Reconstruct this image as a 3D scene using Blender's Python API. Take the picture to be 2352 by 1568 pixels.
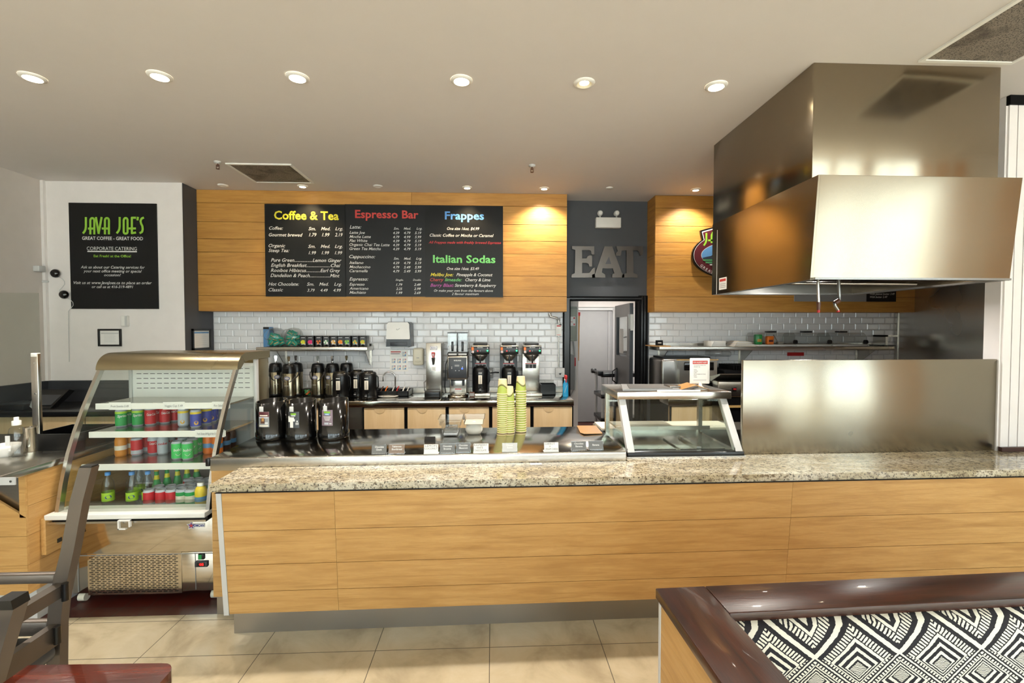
import bpy, bmesh, math, random
from mathutils import Vector, Matrix
random.seed(7)
PI = math.pi
for o in list(bpy.data.objects): bpy.data.objects.remove(o)
S = bpy.context.scene
C = S.collection

# ------------------------------------------------------------------ camera
FPX, IW, IH, EYE = 1055.0, 2352, 1568, 1.72
PSI, PIT = math.atan(45 / FPX), math.atan(29 / FPX)
cam_d = bpy.data.cameras.new('camera'); cam = bpy.data.objects.new('camera', cam_d); C.objects.link(cam)
cam_d.sensor_fit = 'HORIZONTAL'; cam_d.sensor_width = 36; cam_d.lens = 36 * FPX / IW
cam_d.clip_start = .02
cam.location = (0, 0, EYE); cam.rotation_euler = (PI / 2 - PIT, 0, -PSI)
S.camera = cam
_f = Vector((math.sin(PSI) * math.cos(PIT), math.cos(PSI) * math.cos(PIT), -math.sin(PIT)))
_r = Vector((math.cos(PSI), -math.sin(PSI), 0)); _u = _r.cross(_f)
def at(px, py, X=None, Y=None, Z=None):
    """the point of a real surface (a plane X, Y or Z = const) that the photograph shows at a pixel"""
    d = _f + _r * ((px - IW / 2) / FPX) + _u * ((IH / 2 - py) / FPX)
    i, v = (0, X) if X is not None else (1, Y) if Y is not None else (2, Z)
    o = Vector((0, 0, EYE)); return o + d * ((v - o[i]) / d[i])

# ------------------------------------------------------------------ light
S.view_settings.view_transform = 'Standard'; S.view_settings.look = 'None'
S.view_settings.exposure = 0.32; S.view_settings.gamma = 1; S.view_settings.use_curve_mapping = False
w = bpy.data.worlds.new('sky'); S.world = w; w.use_nodes = True
wn = w.node_tree.nodes; wl = w.node_tree.links
bg = wn['Background']; bg.inputs[1].default_value = 6.0
tc = wn.new('ShaderNodeTexCoord'); sp = wn.new('ShaderNodeSeparateXYZ'); rp = wn.new('ShaderNodeValToRGB')
wl.new(tc.outputs['Generated'], sp.inputs[0]); wl.new(sp.outputs['Z'], rp.inputs[0]); wl.new(rp.outputs[0], bg.inputs[0])
e = rp.color_ramp.elements
e[0].position = .0; e[0].color = (.88, .94, 1.0, 1); e[1].position = .9; e[1].color = (.55, .72, 1.0, 1)
sd = bpy.data.lights.new('sun', 'SUN'); sd.energy = 31; sd.angle = .01; sd.color = (1, .96, .94)
so = bpy.data.objects.new('sun', sd); C.objects.link(so); so.location = (2, -12, 12); so.rotation_euler = (math.radians(40), 0, math.radians(8))
WIN = [(-4.3, -2.3), (-2.1, -.1), (.1, 2.1), (2.3, 4.3), (4.5, 5.8)]      # glazed bays of the shop front behind the camera
RY, WZ0, WZ1 = -4.2, .25, 3.15
for i, (a, b) in enumerate(WIN):
    l = bpy.data.lights.new('window_portal', 'AREA'); l.shape = 'RECTANGLE'; l.size = b - a; l.size_y = WZ1 - WZ0
    l.cycles.is_portal = True
    o = bpy.data.objects.new('window_portal', l); C.objects.link(o)
    o.location = ((a + b) / 2, RY - .06, (WZ0 + WZ1) / 2); o.rotation_euler = (PI / 2, 0, 0)

l = bpy.data.lights.new('window_portal', 'AREA'); l.shape = 'RECTANGLE'; l.size = WZ1 - WZ0; l.size_y = 2.85; l.cycles.is_portal = True
o = bpy.data.objects.new('window_portal', l); C.objects.link(o); o.location = (6.29, -2.575, (WZ0 + WZ1) / 2); o.rotation_euler = (0, PI / 2, 0)

# ------------------------------------------------------------------ materials
def lin(h):
    h = h.lstrip('#'); v = [int(h[i:i + 2], 16) / 255 for i in (0, 2, 4)]
    return tuple(((c + .055) / 1.055) ** 2.4 if c > .04045 else c / 12.92 for c in v) + (1,)
class NT:
    def __init__(s, name):
        s.m = bpy.data.materials.new(name); s.m.use_nodes = True; s.t = s.m.node_tree; s.n = s.t.nodes
        s.b = s.n['Principled BSDF']; s.out = s.n['Material Output']
    def new(s, ty, **kw):
        x = s.n.new(ty)
        for k, v in kw.items(): setattr(x, k, v)
        return x
    def put(s, sock, v):
        if isinstance(v, bpy.types.NodeSocket): s.t.links.new(v, sock)
        elif v is not None: sock.default_value = v
    def math(s, op, a, b=None, c=None):
        x = s.new('ShaderNodeMath', operation=op)
        for i, v in enumerate((a, b, c)): s.put(x.inputs[i], v)
        return x.outputs[0]
    def mix(s, f, a, b):
        x = s.new('ShaderNodeMix', data_type='RGBA'); s.put(x.inputs[0], f); s.put(x.inputs[6], a); s.put(x.inputs[7], b); return x.outputs[2]
    def obj(s, scale=(1, 1, 1), loc=(0, 0, 0)):
        t = s.new('ShaderNodeTexCoord'); mp = s.new('ShaderNodeMapping')
        mp.inputs['Scale'].default_value = scale; mp.inputs['Location'].default_value = loc
        s.t.links.new(t.outputs['Object'], mp.inputs[0]); return mp.outputs[0]
    def noise(s, vec, scale, detail=3, rough=.5, dist=0):
        x = s.new('ShaderNodeTexNoise'); s.put(x.inputs['Vector'], vec); x.inputs['Scale'].default_value = scale
        x.inputs['Detail'].default_value = detail; x.inputs['Roughness'].default_value = rough; x.inputs['Distortion'].default_value = dist
        return x.outputs['Fac']
    def ramp(s, f, *stops):
        x = s.new('ShaderNodeValToRGB'); s.put(x.inputs[0], f); el = x.color_ramp.elements
        while len(el) < len(stops): el.new(.5)
        for q, (p, c) in zip(el, stops): q.position = p; q.color = c
        return x.outputs[0]
    def bump(s, hgt, strength=.2, dist=.01):
        x = s.new('ShaderNodeBump'); s.put(x.inputs['Height'], hgt); x.inputs['Strength'].default_value = strength
        x.inputs['Distance'].default_value = dist; s.put(s.b.inputs['Normal'], x.outputs[0])
    def set(s, **k):
        mp = dict(col='Base Color', rough='Roughness', metal='Metallic', spec='Specular IOR Level', coat='Coat Weight', emc='Emission Color', ems='Emission Strength')
        for a, v in k.items(): s.put(s.b.inputs[mp[a]], v)
        return s
def flat(name, h, rough=.5, metal=0, var=.04, ems=0, coat=0, spec=.5):
    n = NT(name); c = lin(h)
    f = n.noise(n.obj(), 9, 2)
    d = tuple(x * (1 - var * 2) for x in c[:3]) + (1,)
    n.set(col=n.mix(f, d, c), rough=rough, metal=metal, coat=coat, spec=spec)
    if ems: n.set(emc=c, ems=ems)
    return n.m
def steel(name, h='c2beb6', rough=.26, brush=.10, axis='Z', wavy=.0, aniso=0):
    n = NT(name); sc = {'Z': (3, 3, 420), 'X': (420, 3, 3), 'Y': (3, 420, 3)}[axis]
    f = n.noise(n.obj(sc), 1, 2)
    g = n.noise(n.obj(), 2.2, 2)
    n.set(col=lin(h), metal=1, rough=n.math('MULTIPLY_ADD', g, .12, rough - .06))
    hh = n.math('MULTIPLY', f, .012)
    if wavy: hh = n.math('ADD', hh, n.math('MULTIPLY', n.noise(n.obj((1.6, 1.6, .06)), 1.6, 1), wavy))
    n.bump(hh, brush * 5, .02)
    if aniso:                                            # horizontal brushing spreads reflections up and down
        n.b.inputs['Anisotropic'].default_value = aniso; cv = n.new('ShaderNodeCombineXYZ'); cv.inputs[2].default_value = 1
        n.put(n.b.inputs['Tangent'], cv.outputs[0])
    return n.m
def wood(name, c0, c1, c2, rough=.45, axis='X', coat=0, gs=1.0, bump=.35):
    n = NT(name); geo = n.new('ShaderNodeNewGeometry'); rnd = geo.outputs['Random Per Island']
    sc = {'X': (1.1, 16, 16), 'Y': (16, 1.1, 16), 'Z': (16, 16, 1.1)}[axis]
    t = n.new('ShaderNodeTexCoord'); add = n.new('ShaderNodeVectorMath', operation='ADD'); n.t.links.new(t.outputs['Object'], add.inputs[0])
    cmb = n.new('ShaderNodeCombineXYZ'); off = n.math('MULTIPLY', rnd, 37)
    for i in range(3): n.put(cmb.inputs[i], off)
    n.t.links.new(cmb.outputs[0], add.inputs[1])
    mp = n.new('ShaderNodeMapping'); mp.inputs['Scale'].default_value = sc; n.t.links.new(add.outputs[0], mp.inputs[0])
    g1 = n.noise(mp.outputs[0], 2.2 * gs, 5, .6, .6)
    g2 = n.noise(mp.outputs[0], 14 * gs, 4, .6, .3)
    mp2 = n.new('ShaderNodeMapping'); mp2.inputs['Scale'].default_value = tuple(.9 if q < 2 else 3.2 for q in sc); n.t.links.new(add.outputs[0], mp2.inputs[0])
    kn = n.noise(mp2.outputs[0], 3.0, 3, .55)
    col = n.ramp(g1, (.28, lin(c0)), (.5, lin(c1)), (.74, lin(c2)))
    col = n.mix(n.math('MULTIPLY', n.ramp(kn, (.52, (0, 0, 0, 1)), (.70, (1, 1, 1, 1))), .6), col, lin(c0))
    col = n.mix(n.math('MULTIPLY', n.ramp(g2, (.5, (0, 0, 0, 1)), (.72, (1, 1, 1, 1))), .35), col, lin(c0))
    n.set(col=col, rough=rough, coat=coat)
    n.bump(n.math('ADD', n.math('MULTIPLY', g2, .5), g1), bump, .004)
    return n.m
def glass(name, tint='f4f8f5', refl=1.0, alpha=0.0):
    """a thin clear pane: mostly transparent, mirror reflection by Fresnel"""
    n = NT(name); n.n.remove(n.b)
    tr = n.new('ShaderNodeBsdfTransparent'); tr.inputs[0].default_value = lin(tint)
    gl = n.new('ShaderNodeBsdfGlossy'); gl.inputs['Roughness'].default_value = .02
    fr = n.new('ShaderNodeFresnel'); gm = n.new('ShaderNodeNewGeometry')
    n.put(fr.inputs[0], n.math('MULTIPLY_ADD', gm.outputs['Backfacing'], 1 / 1.45 - 1.45, 1.45))
    mx = n.new('ShaderNodeMixShader'); n.put(mx.inputs[0], n.math('MULTIPLY_ADD', fr.outputs[0], refl, alpha))
    n.t.links.new(tr.outputs[0], mx.inputs[1]); n.t.links.new(gl.outputs[0], mx.inputs[2]); n.t.links.new(mx.outputs[0], n.out.inputs[0])
    return n.m
M = {}
M['white_wall'] = flat('white_wall', 'e9e3df', .7)
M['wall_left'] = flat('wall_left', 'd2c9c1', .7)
M['ceiling'] = flat('ceiling', 'dcd6d2', .75, var=.015)
M['gray_wall'] = flat('gray_wall', '4b4d52', .6)
M['dark_wall'] = flat('dark_wall', '37383c', .5)
M['black'] = flat('black_plastic', '0b0b0c', .28)
M['black_matt'] = flat('black_matt', '0c0c0d', .6, spec=.1)
M['black_gloss'] = flat('black_gloss', '070707', .12, coat=.4)
M['charcoal'] = flat('charcoal', '3a3d42', .35)
M['board'] = flat('board_black', '131415', .4, spec=.3)
M['boardB'] = flat('board_charcoal', '18191b', .4, spec=.3)
M['boardC'] = flat('board_soft_black', '121213', .38, spec=.3)
M['white'] = flat('white_plastic', 'eeece6', .4)
M['paper'] = flat('paper', 'eceae6', .8)
M['cream'] = flat('cream_plastic', 'ddd8c4', .4)
M['grey'] = flat('grey_plastic', '8f9090', .5)
M['lightgrey'] = flat('light_grey', 'c9c9c7', .5)
M['panelgrey'] = flat('electrical_grey', 'a6ab9f', .5)
M['red'] = flat('red', 'c01f22', .4)
M['orange'] = flat('orange', 'f07a1c', .4)
M['tan'] = wood('tan_laminate', 'd1b283', 'd9bc90', 'e0c69c', .5, 'Z', gs=.5, bump=.05)
M['plank'] = wood('golden_planks', 'b18449', 'c69a5c', 'd0a669', .42, 'X', bump=.5)
M['plankY'] = wood('golden_planks_side', 'b18449', 'c5985a', 'cfa467', .42, 'Y', bump=.5)
M['plank_dark'] = wood('dimmed_planks', 'a87433', 'bd883e', 'c89549', .45, 'X', bump=.5)  # bulkhead timber: the dimmer light there is put into these darker browns
M['plank_darkY'] = wood('dimmed_planks_side', 'a06c2f', 'b58039', 'c08d44', .45, 'Y', bump=.5)
M['booth_wood'] = wood('dark_stained_wood', '1e0a03', '381607', '4b200b', .3, 'X', coat=.25, bump=.15)
M['booth_woodY'] = wood('dark_stained_wood_side', '210b04', '3e1908', '52230d', .3, 'Y', coat=.25, bump=.15)
M['seat_wood'] = wood('red_stained_wood', '3a0f06', '5e1d0d', '7a2c14', .2, 'X', coat=.6, bump=.1)
M['steel'] = steel('brushed_steel')
M['steel_top'] = steel('steel_worktop', 'b5b0a6', .13, .03, 'X')
M['steel_panel'] = steel('steel_screen', '9d9788', .24, .01, 'Z', wavy=.05, aniso=.7)
M['steel_hood'] = steel('steel_hood', '968b78', .17, .01, 'Z', wavy=.02, aniso=.5)
M['steel_side'] = steel('steel_hood_side', 'a3957f', .3, .10, 'Z', wavy=.05)
M['steel_dark'] = steel('dark_steel', '8d8b87', .3)
M['mirror'] = steel('polished_steel', 'c8c0b2', .08, .004)
M['chair_steel'] = flat('raw_steel_tube', '6a6057', .36, .55, var=.12)
M['airpot'] = steel('airpot_steel', '9c937e', .2, .01)
M['canopy'] = steel('canopy_steel', '9a8d70', .28, .05, 'X')
M['reflection_gold'] = flat('reflection_slat', 'e09a35', .35)
M['pavement'] = flat('pavement', 'b5b2ab', .8)
M['chrome'] = flat('chrome', 'e4e4e4', .08, 1)
M['gunmetal'] = steel('gunmetal', '726d69', .36, .08, 'Z')
M['kick'] = steel('kick_steel', 'a8a49d', .35, .1, 'X')
M['glass'] = glass('clear_glass')
M['acrylic'] = glass('acrylic_sheet', 'eef1ee', 1.0, .015)
M['clearplastic'] = glass('clear_plastic', 'f3f4f3', 1.2, .025)
M['bulb'] = flat('lamp_glow', 'fff0cf', .4, ems=14)
M['led_g'] = flat('green_led', '30ff80', .4, ems=3)
M['led_r'] = flat('red_led', 'ff2020', .4, ems=1.5)
M['led_b'] = flat('blue_led', '4060ff', .4, ems=2)
M['led_w'] = flat('led_strip', 'fbfdff', .4, ems=3)
for k, h in dict(t_white='d9d9d6', t_yellow='e6d934', t_red='c63b33', t_redd='a8242a', t_blue='5c9ae0', t_green='6ec56d', t_mag='b14a9c', t_lime='8fc43b',
                 t_dgrey='55555a', t_black='1a1a1a', t_navy='26348a', green='1f9a4b', bubly='3fc463', cokered='c9202a', silver='b9bec6', bluecan='3d49a8', gold='d9a437',
                 orangejuice='d98a2c', teal='1c9d87', tan2='c8a465', skyblue='5f93c4', lime='a9d334', yellow='e8c92a', pink='d92d74', brown='55301f', cupgreen='9fae3c',
                 cupcream='e3d2a4', maroon='5a1f26', hill='2f3238', mint='4f9a63', cardboard='b98a50', labelpurple='83707a', signgrey='6a6a68', signbrown='84705f', peach='e4dccb', cyan='1f95c9').items():
    M[k] = flat(k, h, .45)
def m_floor():
    n = NT('beige_floor_tile'); v = n.obj(loc=(.017, -2.744 + .305 * 20, 0))
    br = n.new('ShaderNodeTexBrick'); br.offset = 0; br.squash = 1
    n.put(br.inputs['Vector'], v)
    for k, x in dict(Scale=1, **{'Mortar Size': .0022, 'Mortar Smooth': .1, 'Brick Width': .61, 'Row Height': .305, 'Bias': 0}).items(): br.inputs[k].default_value = x
    br.inputs['Color1'].default_value = (0, 0, 0, 1); br.inputs['Color2'].default_value = (1, 1, 1, 1)
    c = n.ramp(n.noise(n.obj(), 3.2, 5, .6, .5), (.3, lin('a89a80')), (.5, lin('c4b699')), (.72, lin('d2c6ad')))
    n.set(col=n.mix(br.outputs['Fac'], c, lin('5f5647')), rough=n.math('MULTIPLY_ADD', br.outputs['Fac'], .5, .22))
    n.bump(n.math('SUBTRACT', 1, br.outputs['Fac']), .3, .002); return n.m
def m_quarry():
    n = NT('quarry_floor_tile'); v = n.obj()
    br = n.new('ShaderNodeTexBrick'); br.offset = 0; n.put(br.inputs['Vector'], v)
    for k, x in dict(Scale=1, **{'Mortar Size': .003, 'Brick Width': .152, 'Row Height': .152}).items(): br.inputs[k].default_value = x
    n.set(col=n.mix(br.outputs['Fac'], lin('4a1a12'), lin('3a322d')), rough=.4); return n.m
def m_granite():
    n = NT('speckled_granite'); v = n.obj()
    a = n.noise(n.obj((.5, 1.4, 1.4)), 5, 6, .62, 1.0); s = n.noise(v, 95, 3, .6); s2 = n.noise(n.obj((1, 1.6, 1.6)), 30, 4, .65)
    c = n.ramp(a, (.3, lin('8d8069')), (.45, lin('bdaf90')), (.62, lin('d6cdb8')), (.8, lin('c8b996')))
    c = n.mix(n.ramp(s2, (.50, (0, 0, 0, 1)), (.62, (1, 1, 1, 1))), c, lin('7a6a56'))
    c = n.mix(n.ramp(s, (.555, (0, 0, 0, 1)), (.63, (1, 1, 1, 1))), c, lin('332d28'))
    c = n.mix(n.math('MULTIPLY', n.ramp(a, (.62, (0, 0, 0, 1)), (.75, (1, 1, 1, 1))), .35), c, lin('ded4c0'))
    n.set(col=c, rough=.09, coat=.2); return n.m
def m_fabric():
    n = NT('black_white_diamond_fabric'); t = n.new('ShaderNodeTexCoord'); s = n.new('ShaderNodeSeparateXYZ'); n.t.links.new(t.outputs['Object'], s.inputs[0])
    u = n.math('DIVIDE', s.outputs[0], .225); v = n.math('DIVIDE', s.outputs[2], .165)
    wob = n.math('MULTIPLY', n.math('SUBTRACT', n.noise(t.outputs['Object'], 130, 1), .5), .022)
    a = n.math('ADD', n.math('ADD', u, v), wob); b = n.math('ADD', n.math('SUBTRACT', v, u), wob)
    fa = n.math('FRACT', n.math('ADD', a, 100)); fb = n.math('FRACT', n.math('ADD', b, 100))
    par = n.math('FLOORED_MODULO', n.math('ADD', n.math('FLOOR', n.math('ADD', a, 100)), n.math('FLOOR', n.math('ADD', b, 100))), 2)
    c = n.math('MULTIPLY_ADD', par, .46, .26)
    def side(f):
        hi = n.math('DIVIDE', n.math('SUBTRACT', f, c), n.math('SUBTRACT', 1, c)); lo = n.math('DIVIDE', n.math('SUBTRACT', c, f), c)
        return n.math('MAXIMUM', hi, lo)
    da, db = side(fa), side(fb); d = n.math('MAXIMUM', da, db)
    ring = n.math('GREATER_THAN', n.math('FRACT', n.math('MULTIPLY', d, 6.3)), .55)
    along = n.math('ADD', n.math('MULTIPLY', fa, n.math('LESS_THAN', da, db)), n.math('MULTIPLY', fb, n.math('LESS_THAN', db, da)))
    hatch = n.math('GREATER_THAN', n.math('FRACT', n.math('MULTIPLY', along, 17)), .42)
    inb = n.math('MULTIPLY', n.math('GREATER_THAN', d, .66), n.math('LESS_THAN', d, .84))
    core = n.math('LESS_THAN', d, .2)
    hat2 = n.math('GREATER_THAN', n.math('FRACT', n.math('MULTIPLY', n.math('ADD', fa, fb), 26)), .42)
    edge = n.math('GREATER_THAN', d, .945); gap = n.math('MULTIPLY', n.math('GREATER_THAN', d, .84), n.math('LESS_THAN', d, .945))
    x = n.mix(inb, ring, hatch); x = n.mix(core, x, hat2); x = n.mix(gap, x, (0, 0, 0, 1)); x = n.mix(edge, x, (1, 1, 1, 1))
    n.set(col=n.mix(x, lin('17141a'), lin('d9d5c8')), rough=.85)
    n.bump(n.noise(t.outputs['Object'], 900, 1), .3, .001); return n.m
def m_vent():
    n = NT('vent_mesh'); v = n.new('ShaderNodeTexVoronoi'); v.inputs['Scale'].default_value = 120; n.put(v.inputs['Vector'], n.obj())
    d = n.noise(n.obj(), 5, 4, .6)
    c = n.mix(n.ramp(v.outputs['Distance'], (.25, (1, 1, 1, 1)), (.45, (0, 0, 0, 1))), lin('857b6f'), lin('3c3630'))
    n.set(col=n.mix(n.ramp(d, (.5, (0, 0, 0, 1)), (.68, (1, 1, 1, 1))), c, lin('4a4039')), rough=.7); return n.m
def m_cup():
    n = NT('paper_cup_print'); t = n.new('ShaderNodeTexCoord'); s = n.new('ShaderNodeSeparateXYZ'); n.t.links.new(t.outputs['Object'], s.inputs[0])
    ang = n.math('ARCTAN2', s.outputs[0], n.math('MULTIPLY', s.outputs[1], -1))
    z = n.math('ADD', s.outputs[2], n.math('MULTIPLY', n.math('SINE', n.math('MULTIPLY', ang, 2)), .014))
    c = n.mix(n.math('GREATER_THAN', z, .052), lin('a8b552'), lin('4a3520'))
    c = n.mix(n.math('GREATER_THAN', z, .058), c, lin('b6c064'))
    c = n.mix(n.math('GREATER_THAN', z, .061), c, lin('5b4530'))
    c = n.mix(n.math('GREATER_THAN', z, .064), c, lin('e3d0a0'))
    n.set(col=c, rough=.55); return n.m
M['floor'], M['quarry'], M['granite'], M['fabric'], M['vent'], M['cup'] = m_floor(), m_quarry(), m_granite(), m_fabric(), m_vent(), m_cup()
M['tile'] = flat('white_glazed_tile', 'ecedef', .07, var=.01)
M['grout'] = flat('grout', 'b9babb', .8)

# ------------------------------------------------------------------ mesh helpers
_txt = {}
def text_geo(s, shear=0, bold=0):
    k = (s, shear, bold)
    if k not in _txt:
        cu = bpy.data.curves.new('t', 'FONT'); cu.body = s; cu.shear = shear; cu.offset = bold; cu.resolution_u = 2; cu.fill_mode = 'FRONT'
        ob = bpy.data.objects.new('t', cu); me = bpy.data.meshes.new_from_object(ob)
        _txt[k] = ([tuple(v.co) for v in me.vertices], [tuple(p.vertices) for p in me.polygons])
        bpy.data.objects.remove(ob); bpy.data.curves.remove(cu); bpy.data.meshes.remove(me)
    return _txt[k]
CAPH = max(v[1] for v in text_geo('H')[0])
class MB:
    def __init__(s): s.v, s.f, s.mi, s.sm, s.slots = [], [], [], [], []
    def slot(s, m):
        m = M[m] if isinstance(m, str) else m
        if m not in s.slots: s.slots.append(m)
        return s.slots.index(m)
    def add(s, vs, fs, m, smooth=False):
        b = len(s.v); s.v += [tuple(x) for x in vs]; k = s.slot(m)
        for f in fs: s.f.append(tuple(i + b for i in f)); s.mi.append(k); s.sm.append(smooth)
        return s
    def box(s, x0, x1, y0, y1, z0, z1, m):
        vs = [(x, y, z) for z in (z0, z1) for y in (y0, y1) for x in (x0, x1)]
        return s.add(vs, [(0, 2, 3, 1), (4, 5, 7, 6), (0, 1, 5, 4), (2, 6, 7, 3), (0, 4, 6, 2), (1, 3, 7, 5)], m)
    def rbox(s, x0, x1, y0, y1, z0, z1, m, r=.005, seg=2, smooth=True):
        bm = bmesh.new(); bmesh.ops.create_cube(bm, size=1)
        for v in bm.verts: v.co = Vector(((x0 + x1) / 2 + v.co.x * (x1 - x0), (y0 + y1) / 2 + v.co.y * (y1 - y0), (z0 + z1) / 2 + v.co.z * (z1 - z0)))
        r = min(r, abs(x1 - x0) * .49, abs(y1 - y0) * .49, abs(z1 - z0) * .49)
        bmesh.ops.bevel(bm, geom=bm.edges[:], offset=r, segments=seg, affect='EDGES', profile=.5)
        bm.verts.index_update()
        s.add([v.co for v in bm.verts], [[v.index for v in f.verts] for f in bm.faces], m, smooth); bm.free(); return s
    def lathe(s, prof, m, c=(0, 0, 0), seg=24, smooth=True, ax='Z', a0=0, a1=2 * PI, sx=1, sy=1, zf=None):
        full = abs(a1 - a0 - 2 * PI) < 1e-6; n = seg if full else seg + 1; vs, fs = [], []
        for r, z in prof:
            for i in range(n):
                a = a0 + (a1 - a0) * i / seg; x, y = r * math.cos(a) * sx, r * math.sin(a) * sy
                zz = z + (zf(a, z) if zf else 0)
                p = (x, y, zz) if ax == 'Z' else (x, -zz, y) if ax == 'Y' else (zz, x, y)
                vs.append((p[0] + c[0], p[1] + c[1], p[2] + c[2]))
        for j in range(len(prof) - 1):
            for i in range(seg):
                k = (i + 1) % n
                fs.append((j * n + i, j * n + k, (j + 1) * n + k, (j + 1) * n + i))
        return s.add(vs, fs, m, smooth)
    def cyl(s, p0, p1, r, m, seg=14, r1=None, cap=True):
        p0, p1 = Vector(p0), Vector(p1); d = (p1 - p0).normalized(); a = d.orthogonal().normalized(); b = d.cross(a); r1 = r if r1 is None else r1
        vs = [p + (a * math.cos(2 * PI * i / seg) + b * math.sin(2 * PI * i / seg)) * q for p, q in ((p0, r), (p1, r1)) for i in range(seg)]
        s.add(vs, [(i, (i + 1) % seg, seg + (i + 1) % seg, seg + i) for i in range(seg)], m, True)
        if cap: s.add(vs, [tuple(range(seg))[::-1], tuple(range(seg, 2 * seg))], m)
        return s
    def tube(s, pts, r, m, seg=8, closed=False):
        P_ = [Vector(p) for p in pts]; n = len(P_); vs = []; prev = None
        for i in range(n):
            if closed: d = (P_[(i + 1) % n] - P_[i - 1]).normalized()
            else: d = (P_[min(i + 1, n - 1)] - P_[max(i - 1, 0)]).normalized()
            a = d.orthogonal().normalized() if prev is None else (prev - d * prev.dot(d)).normalized(); prev = a; b = d.cross(a)
            vs += [P_[i] + (a * math.cos(2 * PI * k / seg) + b * math.sin(2 * PI * k / seg)) * r for k in range(seg)]
        fs = [(i * seg + k, i * seg + (k + 1) % seg, ((i + 1) % n) * seg + (k + 1) % seg, ((i + 1) % n) * seg + k) for i in range(n if closed else n - 1) for k in range(seg)]
        s.add(vs, fs, m, True)
        if not closed: s.add(vs, [tuple(range(seg))[::-1], tuple(range((n - 1) * seg, n * seg))], m)
        return s
    def prism(s, poly, lo, hi, m, plane='XZ', msides=None):
        """2-D outline extruded along the third axis"""
        def q(a, b, t): return (a, t, b) if plane == 'XZ' else (t, a, b) if plane == 'YZ' else (a, b, t)
        n = len(poly); vs = [q(a, b, lo) for a, b in poly] + [q(a, b, hi) for a, b in poly]
        s.add(vs, [tuple(range(n)), tuple(range(2 * n - 1, n - 1, -1))], m)
        return s.add(vs, [(i, n + i, n + (i + 1) % n, (i + 1) % n) for i in range(n)], msides or m)
    def disc(s, c, r, m, ax='Y', seg=24, sx=1, sz=1):
        pts = []
        for i in range(seg):
            a = 2 * PI * i / seg; x, z = r * math.cos(a) * sx, r * math.sin(a) * sz
            pts.append((c[0] + x, c[1], c[2] + z) if ax == 'Y' else (c[0] + x, c[1] + z, c[2]) if ax == 'Z' else (c[0], c[1] + x, c[2] + z))
        return s.add(pts, [tuple(range(seg))], m)
    def quad(s, pts, m): return s.add(pts, [tuple(range(len(pts)))], m)
    def plate(s, x0, x1, z0, z1, y, m): return s.quad([(x0, y, z0), (x1, y, z0), (x1, y, z1), (x0, y, z1)], m)
    def text(s, t, x0, x1, zb, cap, y, m, shear=0, bold=0, cylr=None, cx=None, cy=None):
        vs, fs = text_geo(t, shear, bold)
        if not vs: return s
        a = min(v[0] for v in vs); b = max(v[0] for v in vs); k = (x1 - x0) / (b - a); q = cap / CAPH; out = []
        for v in vs:
            x, z = x0 + (v[0] - a) * k, zb + v[1] * q
            if cylr: an = (x - cx) / cylr; out.append((cx + cylr * math.sin(an), cy - cylr * math.cos(an), z))
            else: out.append((x, y, z))
        return s.add(out, fs, m)
    def stroke(s, pts, wd, y0, m):
        """flat lettering stroke facing the room"""
        y = y0
        for i, ((ax, az), (bx, bz)) in enumerate(zip(pts, pts[1:])):
            y = y0 - .00002 * i; L = math.hypot(bx - ax, bz - az) or 1; nx, nz = -(bz - az) / L * wd / 2, (bx - ax) / L * wd / 2
            s.quad([(ax + nx, y, az + nz), (ax - nx, y, az - nz), (bx - nx, y, bz - nz), (bx + nx, y, bz + nz)], m)
        for i, (ax, az) in enumerate(pts[1:-1]): s.disc((ax, y - .0003 - .00003 * i, az), wd / 2, m, seg=10)
        return s
    def build(s, name, parent=None, origin=None):
        org = Vector(origin) if origin is not None else (parent_org(parent) if parent else Vector((0, 0, 0)))
        me = bpy.data.meshes.new(name); me.from_pydata([tuple(Vector(v) - org) for v in s.v], [], s.f)
        for m in s.slots: me.materials.append(m)
        for p, k, sm in zip(me.polygons, s.mi, s.sm): p.material_index = k; p.use_smooth = sm
        bm = bmesh.new(); bm.from_mesh(me); bmesh.ops.recalc_face_normals(bm, faces=bm.faces[:]); bm.to_mesh(me); bm.free()
        me.update()
        o = bpy.data.objects.new(name, me); C.objects.link(o)
        if parent: o.parent = parent
        else: o.location = org
        return o
def parent_org(p):
    v = Vector((0, 0, 0))
    while p: v += p.location; p = p.parent
    return v
def tag(o, label, cat, group=None, kind=None):
    if label: o['label'] = label
    if cat: o['category'] = cat
    if group: o['group'] = group
    if kind: o['kind'] = kind
    return o
def thing(name, label, cat, loc=(0, 0, 0), rotz=0, group=None):
    o = bpy.data.objects.new(name, None); C.objects.link(o); o.empty_display_size = .05
    o.location = loc; o.rotation_euler = (0, 0, rotz); return tag(o, label, cat, group)
def one(mb, name, label, cat, origin, group=None, rotz=0):
    o = mb.build(name, None, origin); o.rotation_euler = (0, 0, rotz); return tag(o, label, cat, group)
def struct(mb, name, parent=None):
    o = mb.build(name, parent)
    if not parent: o['kind'] = 'structure'
    return o
KIDS = {}
def kids(o): return [x for x in bpy.data.objects if x.parent == o]
def dup(root, loc, rotz=None, label=None, group=None, ch=None):
    r = root.copy(); C.objects.link(r); r.location = loc
    if rotz is not None: r.rotation_euler = (0, 0, rotz)
    if label: r['label'] = label
    if group: r['group'] = group
    for c0 in (ch if ch is not None else kids(root)):
        c = c0.copy(); C.objects.link(c); c.parent = r
        for g in kids(c0):
            d = g.copy(); C.objects.link(d); d.parent = c
    return r
def arc(cx, cy, r, a0, a1, n=10): return [(cx + r * math.cos(a0 + (a1 - a0) * i / n), cy + r * math.sin(a0 + (a1 - a0) * i / n)) for i in range(n + 1)]
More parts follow.
